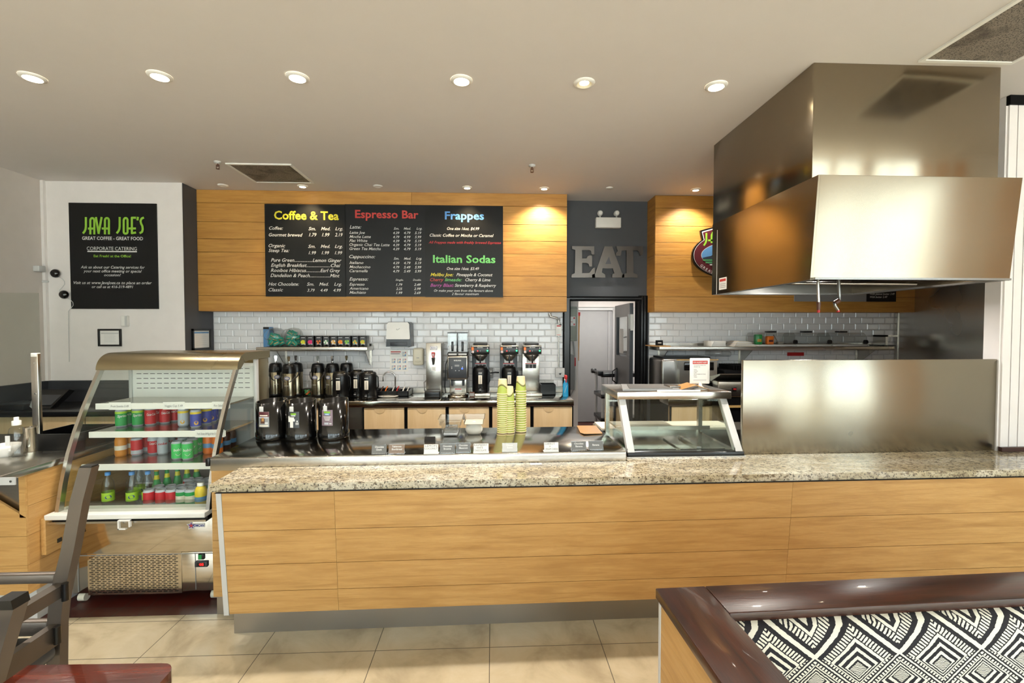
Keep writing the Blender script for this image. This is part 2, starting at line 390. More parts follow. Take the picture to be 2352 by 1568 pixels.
def ordinal(i): return ['first', 'second', 'third', 'fourth', 'fifth', 'sixth', 'seventh', 'eighth', 'ninth', 'tenth', 'eleventh', 'twelfth', 'thirteenth', 'fourteenth', 'fifteenth', 'sixteenth', 'seventeenth', 'eighteenth', 'nineteenth', 'twentieth', 'twenty-first', 'twenty-second'][i]

TH = .0157                                   # the front counter stands a little askew to the back wall
CZ = 3.25                                    # ceiling height
YW, YB = 5.5, 5.23                           # tiled back wall, face of the timber bulkheads
XL = -4.65

def spot(parent, energy, col, size=110, blend=.7, z=-.03, rad=.03):
    l = bpy.data.lights.new('lamp', 'SPOT'); l.energy = energy; l.color = col; l.spot_size = math.radians(size); l.spot_blend = blend; l.shadow_soft_size = rad
    o = bpy.data.objects.new('lamp', l); C.objects.link(o); o.parent = parent; o.location = (0, 0, z); return o

# ================================================================== THE SETTING
struct(MB().box(XL, 6.2, RY, 2.80, -.05, 0, 'floor'), 'floor')
struct(MB().box(XL, 6.2, 2.80, 8.6, -.05, -.001, 'quarry'), 'floor_quarry')
struct(MB().box(XL - .1, 6.3, RY - .1, YW + .1, CZ, CZ + .1, 'ceiling'), 'ceiling')
struct(MB().box(-40, 40, -40, RY - .12, -.2, -.08, 'pavement').box(6.32, 40, RY - .12, 12, -.2, -.08, 'pavement'), 'ground_pavement')# flat('pavement', 'b5b2ab', .8)), 'ground_pavement')
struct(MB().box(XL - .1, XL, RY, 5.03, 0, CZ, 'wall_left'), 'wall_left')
g = MB(); g.box(6.2, 6.3, RY, 2.9, 0, WZ0, 'white_wall').box(6.2, 6.3, RY, 2.9, WZ1, CZ, 'white_wall').box(6.2, 6.3, -1.15, 2.9, WZ0, WZ1, 'white_wall').box(6.2, 6.3, RY, -4.0, WZ0, WZ1, 'white_wall'); struct(g, 'wall_right')
g = MB()
for q in ((-4.0, -3.95, WZ0, WZ1), (-1.20, -1.15, WZ0, WZ1), (-2.60, -2.55, WZ0, WZ1), (-4.0, -1.15, WZ0, WZ0 + .04), (-4.0, -1.15, WZ1 - .04, WZ1)): g.box(6.23, 6.28, q[0], q[1], q[2], q[3], 'charcoal')
o = struct(g, 'window_6'); MB().box(6.25, 6.256, -4.0, -1.15, WZ0, WZ1, 'glass').build('pane', o)
g = MB(); g.box(XL - .1, -3.25, 5.0, 5.1, 0, CZ, 'white_wall'); struct(g, 'wall_back')
struct(MB().box(-3.35, -3.247, 5.004, YW, 0, CZ - .001, 'gray_wall'), 'wall_return')
g = MB(); g.box(-3.35, .93, YW, YW + .12, 0, CZ, 'gray_wall').box(.93, 1.77, YW, YW + .12, 2.06, CZ, 'gray_wall').box(1.77, 5.1, YW, YW + .12, 0, CZ, 'gray_wall')
struct(g, 'wall_kitchen')
g = MB(); g.box(XL, -3.26, 4.975, 5.0, 0, 1.165, 'dark_wall').box(XL, -3.26, 4.965, 5.0, 1.165, 1.18, 'dark_wall').box(XL, -3.26, 4.967, 4.976, 1.08, 1.10, 'dark_wall')
g.box(XL, XL + .025, RY + .05, 4.97, 0, 1.165, 'dark_wall').box(XL, XL + .035, RY + .05, 4.97, 1.165, 1.18, 'dark_wall'); struct(g, 'trim_wainscot')
g = MB(); g.box(XL, XL + .03, 4.97, 5.0, 1.18, CZ, 'white_wall'); struct(g, 'trim_corner')

def tiles(x0, x1, z0, z1, y):
    g = MB(); g.box(x0, x1, y - .002, y, z0, z1, 'grout'); w_, h_, gp, bv, th = .152, .0762, .0025, .009, .008
    j, z = 0, z1
    while z > z0 + .01:
        zb = max(z - h_ + gp, z0); x = x0 - (w_ / 2 if j % 2 else 0)
        while x < x1 - .01:
            a, b = max(x, x0), min(x + w_ - gp, x1)
            if b - a > .03:
                vs = [(a, y - .002, zb), (b, y - .002, zb), (b, y - .002, z), (a, y - .002, z)]
                ti = random.uniform(-.0007, .0007); tj = random.uniform(-.0007, .0007)
                vs += [(a + bv, y - th + ti, zb + bv), (b - bv, y - th - ti, zb + bv), (b - bv, y - th - ti + tj, z - bv), (a + bv, y - th + ti + tj, z - bv)]
                g.add(vs, [(4, 5, 6, 7), (0, 1, 5, 4), (1, 2, 6, 5), (2, 3, 7, 6), (3, 0, 4, 7)], 'tile')
            x += w_
        z -= h_; j += 1
    return g
BZ = at(800, 715, Y=YB).z
struct(tiles(-3.247, .85, 1.02, BZ + .02, YW), 'wall_tiles_left')
struct(tiles(1.895, 5.0, 1.0, BZ + .02, YW), 'wall_tiles_right')

ROWS = [437, 468, 511, 550, 580, 631, 679, 715]
def bulkhead(x0, x1, name, joint=None, left_end=False, m='plank_dark'):
    zs = [CZ] + [at(700, y, Y=YB).z for y in ROWS[1:-1]] + [BZ]
    g = MB(); g.box(x0 + .01, x1 - .004, YB + .012, YW - .005, BZ + .004, CZ - .001, 'black_matt')
    for za, zb in zip(zs, zs[1:]):
        for a, b in ([(x0, joint), (joint, x1)] if joint else [(x0, x1)]):
            g.rbox(a + .0006, b - .0006, YB, YB + .012, zb + .0016, za - .0016, m, .0018, 1, False)
        if left_end: g.rbox(x0 - .001, x0 + .012, YB + .013, YW - .001, zb + .0008, za - .0008, m + 'Y', .0012, 1, False)
    g.box(x0 + .002, x1 - .002, YB + .002, YW - .005, BZ + .0015, BZ + .004, m)
    return struct(g, name)
bulkhead(-3.247, .85, 'wall_bulkhead_left', at(946, 600, Y=YB).x)
bulkhead(1.868, 5.0, 'wall_bulkhead_right', None, True)

# door to the back corridor
g = MB(); g.box(.845, .935, YW - .035, YW + .13, 0, 2.10, 'black_matt').box(.86, .92, YW - .045, YW - .03, 0, 2.09, 'black')
g.box(1.765, 1.868, YW - .035, YW + .13, 0, 2.12, 'black_matt').box(1.79, 1.805, YW - .046, YW - .03, 0, 2.11, 'black').box(1.825, 1.84, YW - .046, YW - .03, 0, 2.11, 'black')
g.box(.93, 1.77, YW - .035, YW + .13, 2.06, 2.11, 'black_matt').box(.92, 1.79, YW - .045, YW - .03, 2.075, 2.09, 'black')
dr = struct(g, 'door_1')
g = MB()                                                  # open leaf, hinged on the right jamb
L0 = Vector((1.745, 5.63)); dv = Vector((.03, .80)); dl = dv.length; dn = dv.normalized(); nn = Vector((-dn.y, dn.x))
def leaf(t0, t1, z0, z1, d0, d1, m):
    q = [L0 + dn * t0 + nn * d0, L0 + dn * t1 + nn * d0, L0 + dn * t1 + nn * d1, L0 + dn * t0 + nn * d1]
    g.prism([(p.x, p.y) for p in q], z0, z1, m, 'XY')
leaf(0, .12, .01, 2.04, 0, .045, 'charcoal'); leaf(.70, .80, .01, 2.04, 0, .045, 'charcoal'); leaf(.12, .70, 1.88, 2.04, 0, .045, 'charcoal')
leaf(.12, .70, 1.18, 1.36, 0, .045, 'charcoal'); leaf(.12, .70, .01, .25, 0, .045, 'charcoal'); leaf(.12, .70, .25, 1.18, .012, .033, 'black'); leaf(.12, .70, 1.36, 1.88, .02, .026, 'clearplastic')
leaf(.3, .52, 1.40, 1.72, .046, .048, 'paper')
ob = g.build('door_leaf', dr)
g = MB(); leaf(-.004, .03, 1.72, 1.90, -.002, .06, 'lightgrey'); g.box(1.70, 1.745, 5.60, 5.604, 1.70, 1.90, 'white'); g.build('hinge', dr)
g = MB(); g.tube([(1.69, 6.2, .98), (1.64, 6.2, 1.02), (1.64, 6.2, 1.14), (1.69, 6.2, 1.18)], .008, 'black'); g.build('handle', dr)

# corridor behind the door
xw = at(1328, 800, Y=6.3).x
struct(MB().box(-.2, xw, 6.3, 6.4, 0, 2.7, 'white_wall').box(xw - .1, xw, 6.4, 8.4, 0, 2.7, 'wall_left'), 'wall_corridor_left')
struct(MB().box(xw, 3.2, 8.4, 8.5, 0, 2.7, 'lightgrey').box(xw, 3.2, 8.38, 8.4, 2.12, 2.7, 'white_wall'), 'wall_corridor_end')
struct(MB().box(2.62, 2.72, 5.62, 8.4, 0, 2.7, 'white_wall'), 'wall_corridor_right')
struct(MB().box(-.2, 3.2, 5.62, 8.5, 2.7, 2.8, 'white_wall'), 'ceiling_corridor')
struct(MB().box(-.2, -.1, 5.62, 6.3, 0, 2.7, 'white_wall'), 'wall_corridor_side')
d2 = struct(MB().box(xw + .01, 2.25, 8.36, 8.4, .01, 2.06, flat('grey_door', '9b9a98', .5)), 'door_2')
g = MB()
for a, b, c_, d_ in ((2.20, 2.25, .01, 2.1), (2.12, 2.14, .01, 2.04)): g.box(a, b, 8.33, 8.36, c_, d_, flat('grey_door_trim', 'a8a6a3', .5))
g.box(xw + .01, 2.2, 8.33, 8.36, 2.06, 2.1, 'lightgrey'); g.build('door_frame', d2)

ct = thing('added_corridor_lamp', 'added flat ceiling lamp brightening the back corridor', 'ceiling light', (1.9, 7.2, 2.7)); spot(ct, 90, (.95, .97, 1), 165).location = (0, 0, -.08)  # lamp added to brighten the corridor seen through the doorway
MB().rbox(1.6, 2.2, 7.05, 7.35, 2.66, 2.6995, 'white', .01).box(1.63, 2.17, 7.08, 7.32, 2.655, 2.6605, 'bulb').build('diffuser', ct)
# rear shop front
g = MB()
for a in (-1.05, -.78, -.35, -.12, .22, .40): g.box(6.17, 6.2, a, a + .09, .1, 3.1, 'reflection_gold')
struct(g, 'trim_reflection_slats')  # unseen slats added to show as golden streaks in the steel
g = MB(); g.box(XL, 6.2, RY - .1, RY, 0, WZ0, 'charcoal').box(XL, 6.2, RY - .1, RY, WZ1, CZ, 'white_wall')
ed = [XL] + [v for p in WIN for v in p] + [6.2]
for a, b in zip(ed[::2], ed[1::2]): g.box(a, b, RY - .1, RY, WZ0, WZ1, 'plank' if a > 2 else 'charcoal')
struct(g, 'wall_rear')
for i, (a, b) in enumerate(WIN):
    g = MB(); m = (a + b) / 2
    for q in ((a, a + .04, WZ0, WZ1), (b - .04, b, WZ0, WZ1), (m - .025, m + .025, WZ0, WZ1), (a, b, WZ0, WZ0 + .04), (a, b, WZ1 - .04, WZ1), (a, b, 2.25, 2.30)): g.box(q[0], q[1], RY - .08, RY - .03, q[2], q[3], 'charcoal')
    o = struct(g, 'window_%d' % (i + 1)); MB().box(a, b, RY - .056, RY - .05, WZ0, WZ1, 'glass').build('pane', o)

# white grooved wall at the right end of the counter
xg = at(2292, 900, Y=2.93).x
g = MB(); g.box(xg, 6.2, 2.93, 3.03, 0, CZ, 'white_wall')
x = xg + .012
while x < xg + 1.2:
    g.box(x, x + .055, 2.918, 2.93, .93, CZ - .06, 'white_wall'); x += .062
g.box(xg, 6.2, 2.905, 2.93, CZ - .06, CZ, 'black_matt'); struct(g, 'wall_panel_right')
struct(MB().box(xg, 6.2, 2.895, 2.918, .902, .93, flat('brown_trim', '3a1d17', .4)), 'baseboard_right')
g = MB(); g.box(4.985, 5.0, 4.25, YW - .01, .9, 2.35, 'steel').box(4.97, 4.986, 4.25, 4.30, .9, 2.35, 'steel').box(4.975, 4.986, 5.44, 5.48, .9, 1.95, 'steel')
struct(g, 'wall_steel_side')
struct(MB().box(5.0, 5.1, 3.03, YW, 0, CZ, 'white_wall'), 'wall_kitchen_right')

# ================================================================== CEILING FIXTURES
def downlight(px, py, on, label, group, r=.047, energy=0, gimbal=False):
    p = at(px, py, Z=CZ); t = thing('recessed_light', label, 'ceiling light', (p.x, p.y, CZ), 0, group)
    g = MB(); g.lathe([(r, -.012), (r + .004, -.012), (r + .018, -.006), (r + .02, -.0005)], 'white', (p.x, p.y, CZ)); g.build('trim_ring', t)
    g = MB()
    if gimbal: g.lathe([(r, -.012), (r * .62, -.003)], 'cream', (p.x, p.y, CZ)).disc((p.x, p.y, CZ - .003), r * .62, 'bulb', 'Z')
    else: g.lathe([(r, -.012), (r * .8, -.007), (0.001, -.005)], 'bulb' if on else 'white', (p.x, p.y, CZ))
    g.build('lens', t)
    if energy: spot(t, energy, (1, .74, .42) if energy < 50 else (1, .92, .82), 110 if energy < 50 else 130)
    return t
for i, (px, py) in enumerate(((75, 177), (367, 174), (683, 177), (1060, 184), (1342, 190), (1645, 197))):
    downlight(px, py, True, ['lit round ceiling downlight, %s from the left in the front row' % ordinal(i), 'lit ceiling downlight beside the tall steel hood'][i == 5] if i != 4 else 'front-row ceiling downlight whose inner bulb and reflector cup show', 'lit downlights in the front row', energy=62, gimbal=(i == 4))
for px, py, on, lb in ((512, 425, 0, 'unlit white downlight above the left end of the timber bulkhead'), (695, 427, 1, 'small lit downlight above the coffee and tea menu'), (868, 427, 0, 'unlit white downlight between two lit ones above the menu boards'),
                       (1073, 430, 1, 'small lit downlight above the frappes menu'), (1250, 432, 1, 'lit downlight casting a warm pool right of the menu boards'), (1598, 435, 1, 'bright small downlight above the oval sign')):
    downlight(px, py, on, lb, 'small downlights along the timber bulkhead', r=.032, energy={1250: 70, 1598: 50}.get(px, 38) if on else 0)
p = at(1400, 431, Z=CZ); g = MB(); g.lathe([(.04, -.0005), (.04, -.006), (.001, -.012)], 'white', (p.x, p.y, CZ)); one(g, 'ceiling_disc', 'small white round cap on ceiling above the doorway', 'ceiling cap', (p.x, p.y, CZ))
for px, py, lb in ((500, 371, 'sprinkler head on ceiling beside the dark vent'), (1222, 379, 'sprinkler head alone on ceiling above the grinder')):
    p = at(px, py, Z=CZ); t = thing('sprinkler', lb, 'sprinkler', (p.x, p.y, CZ)); c_ = (p.x, p.y, CZ)
    MB().lathe([(.032, -.0005), (.03, -.012), (.008, -.02)], 'lightgrey', c_).build('escutcheon', t)
    g = MB(); g.cyl((p.x, p.y, CZ - .015), (p.x, p.y, CZ - .045), .007, 'brown').tube([(p.x - .012, p.y, CZ - .03), (p.x - .013, p.y, CZ - .06), (p.x, p.y, CZ - .066), (p.x + .013, p.y, CZ - .06), (p.x + .012, p.y, CZ - .03)], .003, 'brown', 6)
    g.lathe([(.001, -.07), (.016, -.068), (.016, -.066)], 'brown', c_, 12); g.build('deflector', t)
def vent(x0, x1, y0, y1, lb):
    t = thing('ceiling_vent', lb, 'vent', ((x0 + x1) / 2, (y0 + y1) / 2, CZ)); g = MB(); f = .022
    for q in ((x0 - f, x0, y0 - f, y1 + f), (x1, x1 + f, y0 - f, y1 + f), (x0, x1, y0 - f, y0), (x0, x1, y1, y1 + f)): g.box(q[0], q[1], q[2], q[3], CZ - .012, CZ - .0005, 'white')
    g.build('frame', t); MB().box(x0, x1, y0, y1, CZ - .006, CZ - .0005, 'vent').build('mesh_panel', t)
vent(-2.44, -1.885, 4.41, 4.915, 'square dark mesh vent in ceiling above the timber bulkhead')
vent(2.45, 2.965, 1.95, 2.54, 'dusty brown mesh vent in ceiling in front of the steel hood')

# ================================================================== WALL PIECES
def P5(px, py, y=YB): return at(px, py, Y=y)
# menu boards: one crop of the photograph is (590,440) + px/3.92
def mboard(name, lab, x0, x1, y0, y1, lines, m):
    yy = YB - .012; a = P5(590 + x0 / 3.92, 440 + y1 / 3.92, yy); b = P5(590 + x1 / 3.92, 440 + y0 / 3.92, yy)
    t = thing(name, lab, 'menu board', ((a.x + b.x) / 2, YB, a.z))
    g = MB(); g.box(a.x + .0025, b.x - .0025, yy, YB - .0005, a.z, b.z, m)
    for s, c0, c1, bl, cap, col, sh, bo in lines:
        p = P5(590 + c0 / 3.92, 440 + bl / 3.92, yy); q = P5(590 + c1 / 3.92, 440 + bl / 3.92, yy)
        g.text(s, p.x, q.x, p.z, cap / 3.92 * (yy + .06) / FPX, yy - .0012, col, sh, bo)
    for x in (a.x + .02, (a.x + b.x) / 2, b.x - .02): g.disc((x, yy - .001, a.z + .01), .004, 'black')
    g.build('panel', t)
W_, I_ = 't_white', .3
def row(name, y, x1, ps, xs=((1226, 1283), (1323, 1383), (1422, 1480)), cap=21): return [(name, 834, x1, y, cap + 2, W_, I_, .006)] + [(p, c[0], c[1], y + 3, cap, W_, I_, .008) for p, c in zip(ps, xs)]
def sml(y, xs, cap): return [(s, a, b, y, cap, W_, I_, .006) for s, (a, b) in zip(('Sm.', 'Med.', 'Lrg.'), xs)]
mboard('menu_board', 'black menu board headed Coffee & Tea in yellow', 78, 798, 118, 943,
    [('Coffee & Tea', 155, 738, 248, 70, 't_yellow', 0, .022), ('Coffee:', 110, 235, 342, 28, W_, I_, .006), ('Gourmet brewed', 108, 412, 402, 28, W_, I_, .006)]
    + sml(347, ((465, 530), (578, 660), (706, 775)), 27) + [(s, a, b, 403, 29, W_, I_, .006) for s, a, b in (('1.79', 470, 537), ('1.99', 587, 654), ('2.19', 703, 772))]
    + [('Organic', 106, 256, 500, 28, W_, I_, .006), ('Steep Tea:', 105, 292, 543, 28, W_, I_, .006)] + sml(506, ((462, 527), (575, 658), (702, 772)), 27)
    + [(s, a, b, 564, 27, W_, I_, .006) for s, a, b in (('1.99', 467, 533), ('1.99', 584, 651), ('1.99', 702, 769))]
    + [('Pure Green.................Lemon Ginger', 128, 762, 630, 29, W_, I_, .005), ('English Breakfast.....................Chai', 128, 752, 676, 29, W_, I_, .005), ('Rooibos Hibiscus.............Earl Grey', 126, 750, 722, 29, W_, I_, .005),
       ('Dandelion & Peach..................Mint', 123, 745, 768, 29, W_, I_, .005), ('Hot Chocolate:', 106, 380, 845, 28, W_, I_, .006), ('Classic', 106, 236, 897, 28, W_, I_, .006)]
    + sml(846, ((450, 515), (562, 645), (696, 765)), 27) + [(s, a, b, 900, 25, W_, I_, .006) for s, a, b in (('3.79', 453, 521), ('4.49', 572, 638), ('4.99', 688, 757))], 'board')
R1 = ('4.39', '4.79', '5.19')
mboard('menu_board', 'dark menu board headed Espresso Bar in red', 798, 1515, 122, 943,
    [('Espresso Bar', 885, 1455, 235, 66, 't_red', 0, .022), ('Latte:', 836, 940, 332, 28, W_, I_, .006), ('Cappuccino:', 832, 1065, 598, 28, W_, I_, .006), ('Espresso:', 834, 1003, 800, 28, W_, I_, .006)]
    + sml(342, ((1232, 1280), (1322, 1385), (1437, 1488)), 20) + sml(612, ((1232, 1280), (1324, 1386), (1434, 1486)), 20)
    + row('Latte Joe', 379, 972, R1) + row('Mocha Latte', 416, 1026, ('4.79', '4.99', '5.99')) + row('Flat White', 452, 995, R1) + row('Organic Chai Tea Latte', 488, 1195, R1) + row('Green Tea Matcha', 524, 1115, R1)
    + row('Italiano', 650, 960, R1) + row('Mochaccino', 688, 1022, ('4.79', '5.49', '5.99')) + row('Caramella', 724, 997, ('4.79', '5.49', '5.99'))
    + [('Single.', 1248, 1320, 802, 16, W_, I_, 0), ('Double.', 1406, 1480, 802, 16, W_, I_, 0)]
    + row('Espresso', 845, 970, ('1.79', '2.49'), ((1254, 1310), (1415, 1475))) + row('Americano', 882, 1005, ('2.25', '2.99'), ((1254, 1310), (1415, 1475))) + row('Machiato', 918, 982, ('1.99', '2.69'), ((1254, 1310), (1415, 1475))), 'boardB')
mboard('menu_board', 'black menu board headed Frappes in blue and Italian Sodas in green', 1515, 2218, 130, 948,
    [('Frappes', 1693, 2045, 248, 66, 't_blue', 0, .022), ('One size 16oz. $4.99', 1712, 2002, 344, 24, W_, I_, .01), ('Classic Coffee or Mocha or Caramel', 1556, 2132, 404, 25, W_, I_, .008),
     ('All Frappes made with freshly brewed Espresso', 1547, 2198, 466, 21, 't_redd', I_, .01), ('Italian Sodas', 1586, 2148, 638, 64, 't_green', 0, .022), ('One size 16oz. $3.49', 1710, 2000, 704, 24, W_, I_, .008),
     ('Malibu Joe:', 1563, 1770, 760, 28, 't_yellow', I_, .006), ('Pineapple & Coconut', 1797, 2122, 760, 26, W_, I_, .008), ('Cherry', 1560, 1680, 806, 28, 't_red', I_, .006), ('limeade:', 1693, 1845, 806, 28, 't_green', I_, .006),
     ('Cherry & Lime', 1877, 2102, 806, 26, W_, I_, .008), ('Berry Blast:', 1562, 1775, 856, 28, 't_mag', I_, .006), ('Strawberry & Raspberry', 1782, 2155, 856, 26, W_, I_, .008),
     ('Or make your own from the flavours above', 1595, 2125, 900, 20, W_, I_, .004), ('2 flavour maximum', 1755, 1997, 930, 20, W_, I_, .004)], 'boardC')

# poster: its crop is (80,420) + px/5.226
yw = 5.0; yy = yw - .012
def Q(x, y): p = at(80 + x / 5.226, 420 + y / 5.226, Y=yy); return p.x, p.z
a, b = Q(437, 1510), Q(1457, 248)
t = thing('poster', 'black catering poster with lime lettering on white wall', 'poster', ((a[0] + b[0]) / 2, yw, a[1]))
g = MB(); g.box(a[0], b[0], yy, yw - .0005, a[1], b[1], 'board')
mp_ = (yy + .2) / FPX / 5.226
for s, c0, c1, bl, cap, col, sh, bo in (('GREAT COFFEE - GREAT FOOD', 568, 1300, 682, 36, 't_white', 0, .012), ('CORPORATE CATERING', 625, 1226, 806, 38, 't_white', 0, .0), ('Eat Fresh! at the Office!', 708, 1155, 890, 26, 't_lime', 0, .012),
    ('Ask us about our Catering services for', 552, 1322, 1025, 30, 't_white', .3, .004), ('your next office meeting or special', 585, 1285, 1072, 30, 't_white', .3, .004), ('occasion!', 833, 1035, 1118, 28, 't_white', .3, .004),
    ('Visit us at www.JavaJoes.ca to place an order', 468, 1405, 1212, 30, 't_white', .3, .004), ('or call us at 416-319-4891', 685, 1182, 1260, 28, 't_white', .3, .008)):
    p, q = Q(c0, bl), Q(c1, bl); g.text(s, p[0], q[0], p[1], cap * mp_, yy - .0012, col, sh, bo)
p, q = Q(632, 828), Q(1226, 818); g.plate(p[0], q[0], p[1], q[1], yy - .0012, 't_white')
def deco(letters):
    """condensed art-deco lettering drawn in strokes; x, y in poster pixels"""
    for j, pts in enumerate(letters): g.stroke([Q(*v) for v in pts], 23 * mp_, yy - .0012 - .0007 * j, 't_lime')
def arch(x, w_, top=412, bot=618): return [(x, bot), (x, top + 40)] + [(x + w_ / 2 - w_ / 2 * math.cos(k * PI / 8), top + 40 - 30 * math.sin(k * PI / 8)) for k in range(1, 8)] + [(x + w_, top + 40), (x + w_, bot)]
def jj(x): return [(x, 410), (x, 520), (x - 4, 555), (x - 16, 582), (x - 36, 606)]
deco([jj(614), arch(668, 48), [(640, 548), (716, 548)], [(736, 410), (768, 602)], [(806, 410), (768, 612)], arch(846, 48), [(808, 548), (894, 548)], jj(1024),
      arch(1074, 46)[1:-1], [(1074, 440), (1074, 590)] + [(1097 - 23 * math.cos(k * PI / 8), 590 + 20 * math.sin(k * PI / 8)) for k in range(1, 8)] + [(1120, 590), (1120, 440)],
      [(1222, 420), (1172, 420), (1172, 605), (1222, 596)], [(1120, 548), (1222, 548)], [(1246, 410), (1240, 452)],
      [(1318, 418), (1290, 430), (1278, 458), (1284, 490), (1300, 520), (1304, 560), (1296, 590), (1266, 606)]])
g.build('panel', t)

# white sensors, cable, round cameras, thermostat, framed certificates
for (px, py), lb in (((122, 627), 'round black wall camera above the other, by the poster'), ((142, 676), 'round black wall camera with trailing cord, lower of two')):
    p = at(px, py, Y=4.95); t = thing('wall_camera', lb, 'camera', (p.x, 5.0, p.z))
    g = MB(); g.lathe([(.001, .055), (.03, .052), (.043, .035), (.045, .02), (.03, .006)], 'black_gloss', (p.x, 5.0, p.z), 20, ax='Y'); g.build('body', t)
    MB().lathe([(.02, .008), (.024, 0)], 'lightgrey', (p.x, 5.0, p.z), 12, ax='Y').build('mount', t)
    MB().tube([(p.x, 4.985, p.z - .03)] + [(p.x + .05 + .03 * math.sin(k), 4.988, p.z - .05 - .03 * k) for k in range(5)] + [(p.x + .02, 4.99, p.z - (.7 if py > 650 else .22))], .003, 'lightgrey', 5).build('cord', t)
p = at(97, 617, Y=4.9); g = MB().rbox(XL + .001, XL + .06, p.y - .03, p.y + .05, p.z - .03, p.z + .03, 'lightgrey', .008); one(g, 'motion_sensor', 'small white box sensor high in the wall corner', 'sensor', (XL, p.y, p.z))
p = at(106, 647, Y=4.97); g = MB().rbox(p.x - .03, p.x + .03, 4.955, 4.97, p.z - .008, p.z + .012, 'lightgrey', .004); one(g, 'cable_clip', 'tiny pale clip on wall below the corner sensor', 'clip', (p.x, 4.97, p.z))
p = at(290, 737, Y=5.0); t = thing('thermostat', 'white thermostat box on wall under the poster', 'thermostat', (p.x, 5.0, p.z - .055)); MB().rbox(p.x - .03, p.x + .035, 4.965, 4.999, p.z - .055, p.z + .055, 'white', .006).build('body', t); MB().box(p.x + .012, p.x + .034, 4.963, 4.966, p.z - .052, p.z + .052, 'lightgrey').build('side_strip', t)
def certificate(x0, x1, y0, y1, yw, lb, head, rx=False):
    a, b = at(x0, y1, Y=yw), at(x1, y0, Y=yw); t = thing('framed_certificate', lb, 'frame', ((a.x + b.x) / 2, yw, a.z)); f = .018; g = MB()
    for q in ((a.x, a.x + f, a.z, b.z), (b.x - f, b.x, a.z, b.z), (a.x + f, b.x - f, a.z, a.z + f), (a.x + f, b.x - f, b.z - f, b.z)): g.rbox(q[0], q[1], yw - .02, yw - .0005, q[2], q[3], 'black', .003)
    g.build('frame', t); g = MB(); g.box(a.x + f, b.x - f, yw - .008, yw - .001, a.z + f, b.z - f, 'paper'); w_ = b.x - a.x; h_ = b.z - a.z
    g.plate(a.x + f + .01, b.x - f - .01, b.z - f - .035, b.z - f - .022, yw - .009, head)
    for k in range(6): g.plate(a.x + w_ * .25, b.x - w_ * (.3 if k % 2 else .25), a.z + h_ * (.25 + .08 * k), a.z + h_ * (.25 + .08 * k) + .003, yw - .009, 'lightgrey')
    g.build('certificate', t)
certificate(228, 280, 755, 795, 5.0, 'black framed certificate on white wall below the poster', 'lightgrey')
t0_ = len(bpy.data.objects); 
# the second certificate hangs on the grey return wall and faces the room
a, b = at(434, 803, Y=5.02), at(474, 757, Y=5.02)
t = thing('framed_certificate', 'black framed certificate on the dark grey wall strip', 'frame', (-3.247, 5.2, 1.49)); ya, yb, za, zb = 5.10, 5.42, 1.49, 1.72; g = MB(); xx = -3.247
for q in ((ya, ya + .02, za, zb), (yb - .02, yb, za, zb), (ya, yb, za, za + .02), (ya, yb, zb - .02, zb)): g.box(xx + .0005, xx + .02, q[0], q[1], q[2], q[3], 'black')
g.build('frame', t); g = MB(); g.box(xx + .001, xx + .008, ya + .02, yb - .02, za + .02, zb - .02, 'paper')
for k in range(6): g.box(xx + .008, xx + .009, ya + .07, yb - .07, za + .05 + k * .022, za + .053 + k * .022, 'lightgrey')
g.box(xx + .008, xx + .009, ya + .03, yb - .03, zb - .05, zb - .035, 'skyblue'); g.build('certificate', t)

# EAT letters, one cut metal sign: crop (1280,420) + px/2.376
yy = YW - .05
def Q2(x, y): p = at(1280 + x / 2.376, 420 + y / 2.376, Y=yy); return p.x, p.z
def letter(g, pts): g.prism([Q2(*p) for p in pts], yy, yy + .022, 'gunmetal', 'XZ')
g = MB()
letter(g, [(80, 345), (202, 345), (202, 390), (188, 390), (184, 370), (172, 366), (136, 366), (136, 412), (160, 412), (166, 400), (176, 396), (190, 396), (190, 456), (176, 456), (170, 440), (160, 436), (136, 436), (136, 492), (176, 490), (190, 470), (200, 462), (206, 462), (206, 516), (78, 516), (78, 500), (96, 492), (98, 366), (80, 360)])
letter(g, [(258, 346), (300, 346), (352, 490), (366, 500), (366, 516), (300, 516), (300, 500), (312, 492), (303, 466), (248, 466), (243, 488), (262, 500), (262, 516), (190, 516), (190, 500), (208, 494), (212, 480)])
letter(g, [(322, 345), (466, 345), (468, 390), (454, 396), (446, 376), (436, 368), (414, 368), (416, 492), (438, 500), (438, 516), (354, 516), (354, 500), (378, 492), (378, 368), (352, 370), (346, 396), (320, 398), (320, 384), (330, 372)])
h1 = [Q2(*p) for p in ((282, 402), (294, 442), (262, 442))]
g.plate(0, 0, 0, 0, yy, 'gunmetal') if False else None
g.quad([(x, yy - .0006, z) for x, z in h1], 'gray_wall')
for x in (100, 280, 400): p = Q2(x, 440); g.cyl((p[0], yy + .02, p[1]), (p[0], YW - .001, p[1]), .006, 'gunmetal', 8)
p = Q2(270, 516); one(g, 'letter_sign', 'brushed metal EAT letters on grey wall above the doorway', 'sign', (p[0], YW, p[1]))
